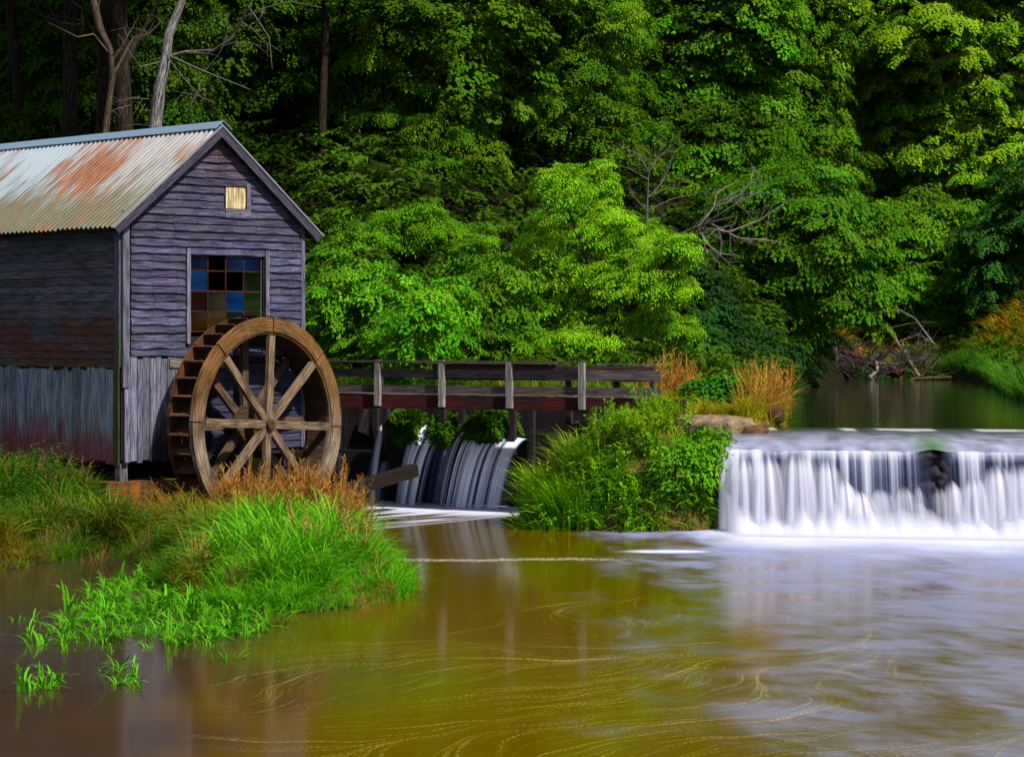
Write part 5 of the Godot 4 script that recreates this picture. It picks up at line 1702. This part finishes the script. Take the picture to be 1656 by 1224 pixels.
	# --- right shore of the pond
	var shore := func(x: float, d: float) -> Color:
		var s := sd(pond, Vector2(x, d))
		if s < -0.1 or s > 7.0: return Color(0, 0, 0, 0)
		var c := Color(0.055, 0.190, 0.012)
		var hi := smoothstep(0.7, 2.0, s + gn.get_noise_2d(x * 4.0, d * 4.0)) * smoothstep(66.0, 72.0, d)
		c = c.lerp(Color(0.52, 0.30, 0.02), hi)
		return Color(c.r, c.g, c.b, 1.0)
	for i in 2:
		scatter("grass", "green reeds turning orange along the right shore of the pond", tufts.fine[i], 6500, 13.5, 26.0, 62.0, 103.0, h_far, shore, 0.75, 1.3)
	scatter("grass", "dark grass along the far left shore of the pond", tufts.fine[2], 3500, 5.0, 15.0, 47.0, 98.0, h_far, func(x, d): return Color(0.035, 0.11, 0.010, 1.0 if absf(sd(pond, Vector2(x, d)) - 0.6) < 0.8 else 0.0), 0.6, 1.2)

func stones() -> void:
	var list := [["flat pale stone slab on top of the island", "stone_slab", at(1135, 668, 45.4), Vector3(1.05, 0.22, 0.6), Color(0.42, 0.33, 0.22), 0.12], ["brown squared stone at the tip of the island", "stone", at(1252, 655, 46.9), Vector3(0.20, 0.16, 0.2), Color(0.12, 0.07, 0.05), 0.25],
		["orange brown stone beside the lip of the weir", "stone", at(1262, 690, 46.0), Vector3(0.34, 0.14, 0.25), Color(0.24, 0.11, 0.04), 0.25], ["reddish stone block at the left end of the weir crest", "stone", at(1222, 703, 44.8), Vector3(0.26, 0.17, 0.25), Color(0.22, 0.11, 0.06), 0.25],
		["big brown boulder under the right end of the footbridge", "boulder", at(932, 705, 46.6), Vector3(0.30, 0.24, 0.3), Color(0.16, 0.09, 0.05), 0.2], ["dark boulder tucked beside the bridge abutment", "boulder", at(972, 690, 46.2), Vector3(0.26, 0.2, 0.3), Color(0.10, 0.07, 0.05), 0.25],
		["low stone half hidden in yellow grass below the slab", "stone", at(1030, 700, 45.0), Vector3(0.22, 0.10, 0.2), Color(0.26, 0.18, 0.10), 0.25], ["orange stone at the weir end nearest the falling water", "stone", at(1198, 722, 44.4), Vector3(0.18, 0.14, 0.2), Color(0.20, 0.09, 0.04), 0.25]]
	var i := 0
	for e in list:
		var o := obj(e[1], rock(e[3], 400 + i, e[4], e[5]), M.stone)
		o.position = e[2]
		var hh := h_island(e[2].x, -e[2].z)
		if hh > 0.5: o.position.y = hh + e[3].y * (0.35 if i > 0 else 0.75)
		o.rotation.y = R(-0.4, 0.4)
		tag(o, e[0], "stone")
		i += 1

# ------------------------------------------------------------------ start
func _ready() -> void:
	rng.seed = 20240611
	gn.seed = 5
	gn.frequency = 0.05
	crag.seed = 17
	crag.frequency = 1.0
	stain_reflection.seed = 8
	stain_reflection.frequency = 1.0
	# camera
	var cam := Camera3D.new()
	cam.name = "camera"
	add_child(cam)
	cam.position = Vector3(0, EYE, 0)
	cam.near = 0.1
	cam.far = 600.0
	cam.keep_aspect = Camera3D.KEEP_HEIGHT
	cam.projection = Camera3D.PROJECTION_FRUSTUM
	cam.size = 2.0 * 612.0 / FOCAL * cam.near
	cam.frustum_offset = Vector2(0, (540.0 - 612.0) / FOCAL * cam.near)
	# sky, air and exposure
	var env := Environment.new()
	env.background_mode = Environment.BG_SKY
	var sm := ProceduralSkyMaterial.new()
	sm.sky_top_color = Color(0.64, 0.69, 0.82)
	sm.sky_horizon_color = Color(0.84, 0.86, 0.95)
	sm.sky_curve = 0.25
	sm.ground_bottom_color = Color(0.10, 0.11, 0.08)
	sm.ground_horizon_color = Color(0.3, 0.32, 0.3)
	sm.sky_energy_multiplier = 0.75
	var sky := Sky.new()
	sky.sky_material = sm
	env.sky = sky
	env.tonemap_mode = Environment.TONE_MAPPER_LINEAR
	env.tonemap_exposure = 1.8
	env.sdfgi_enabled = true
	env.ssao_enabled = true
	env.ssil_enabled = true
	var we := WorldEnvironment.new()
	we.name = "environment"
	we.environment = env
	add_child(we)
	# soft high sun from the right
	var sun := DirectionalLight3D.new()
	sun.name = "sun"
	add_child(sun)
	sun.look_at_from_position(Vector3(0.48, 0.80, 0.48) * 50.0, Vector3.ZERO)
	sun.light_energy = 1.5
	sun.light_color = Color(1.0, 0.97, 0.93)
	sun.light_angular_distance = 2.0
	sun.shadow_enabled = true
	textures()
	materials()
	foliage_kit()
	# the ground and the water
	var soil := Color(0.06, 0.045, 0.025)
	tag(obj("ground", sheet(-14, 0, 27, 52, 0.25, h_left, soil), M.soil), "earth bank under the mill and the tongue of grass", "", "", "structure")
	tag(obj("ground", sheet(-0.5, 7.1, 42.2, 52.6, 0.2, h_island, Color(0.24, 0.15, 0.06)), M.soil), "earth mound of the island between sluice and weir", "", "", "structure")
	tag(obj("terrain", sheet(-44, 52, 45, 185, 0.8, h_far, Color(0.022, 0.026, 0.010)), M.soil), "wooded hillside and far shore behind the mill pond", "", "", "structure")
	lower_water()
	upper_water()
	weir()
	falls()
	mill()
	wheel()
	sluice()
	footbridge()
	forest()
	dead_wood()
	stones()
	plants()
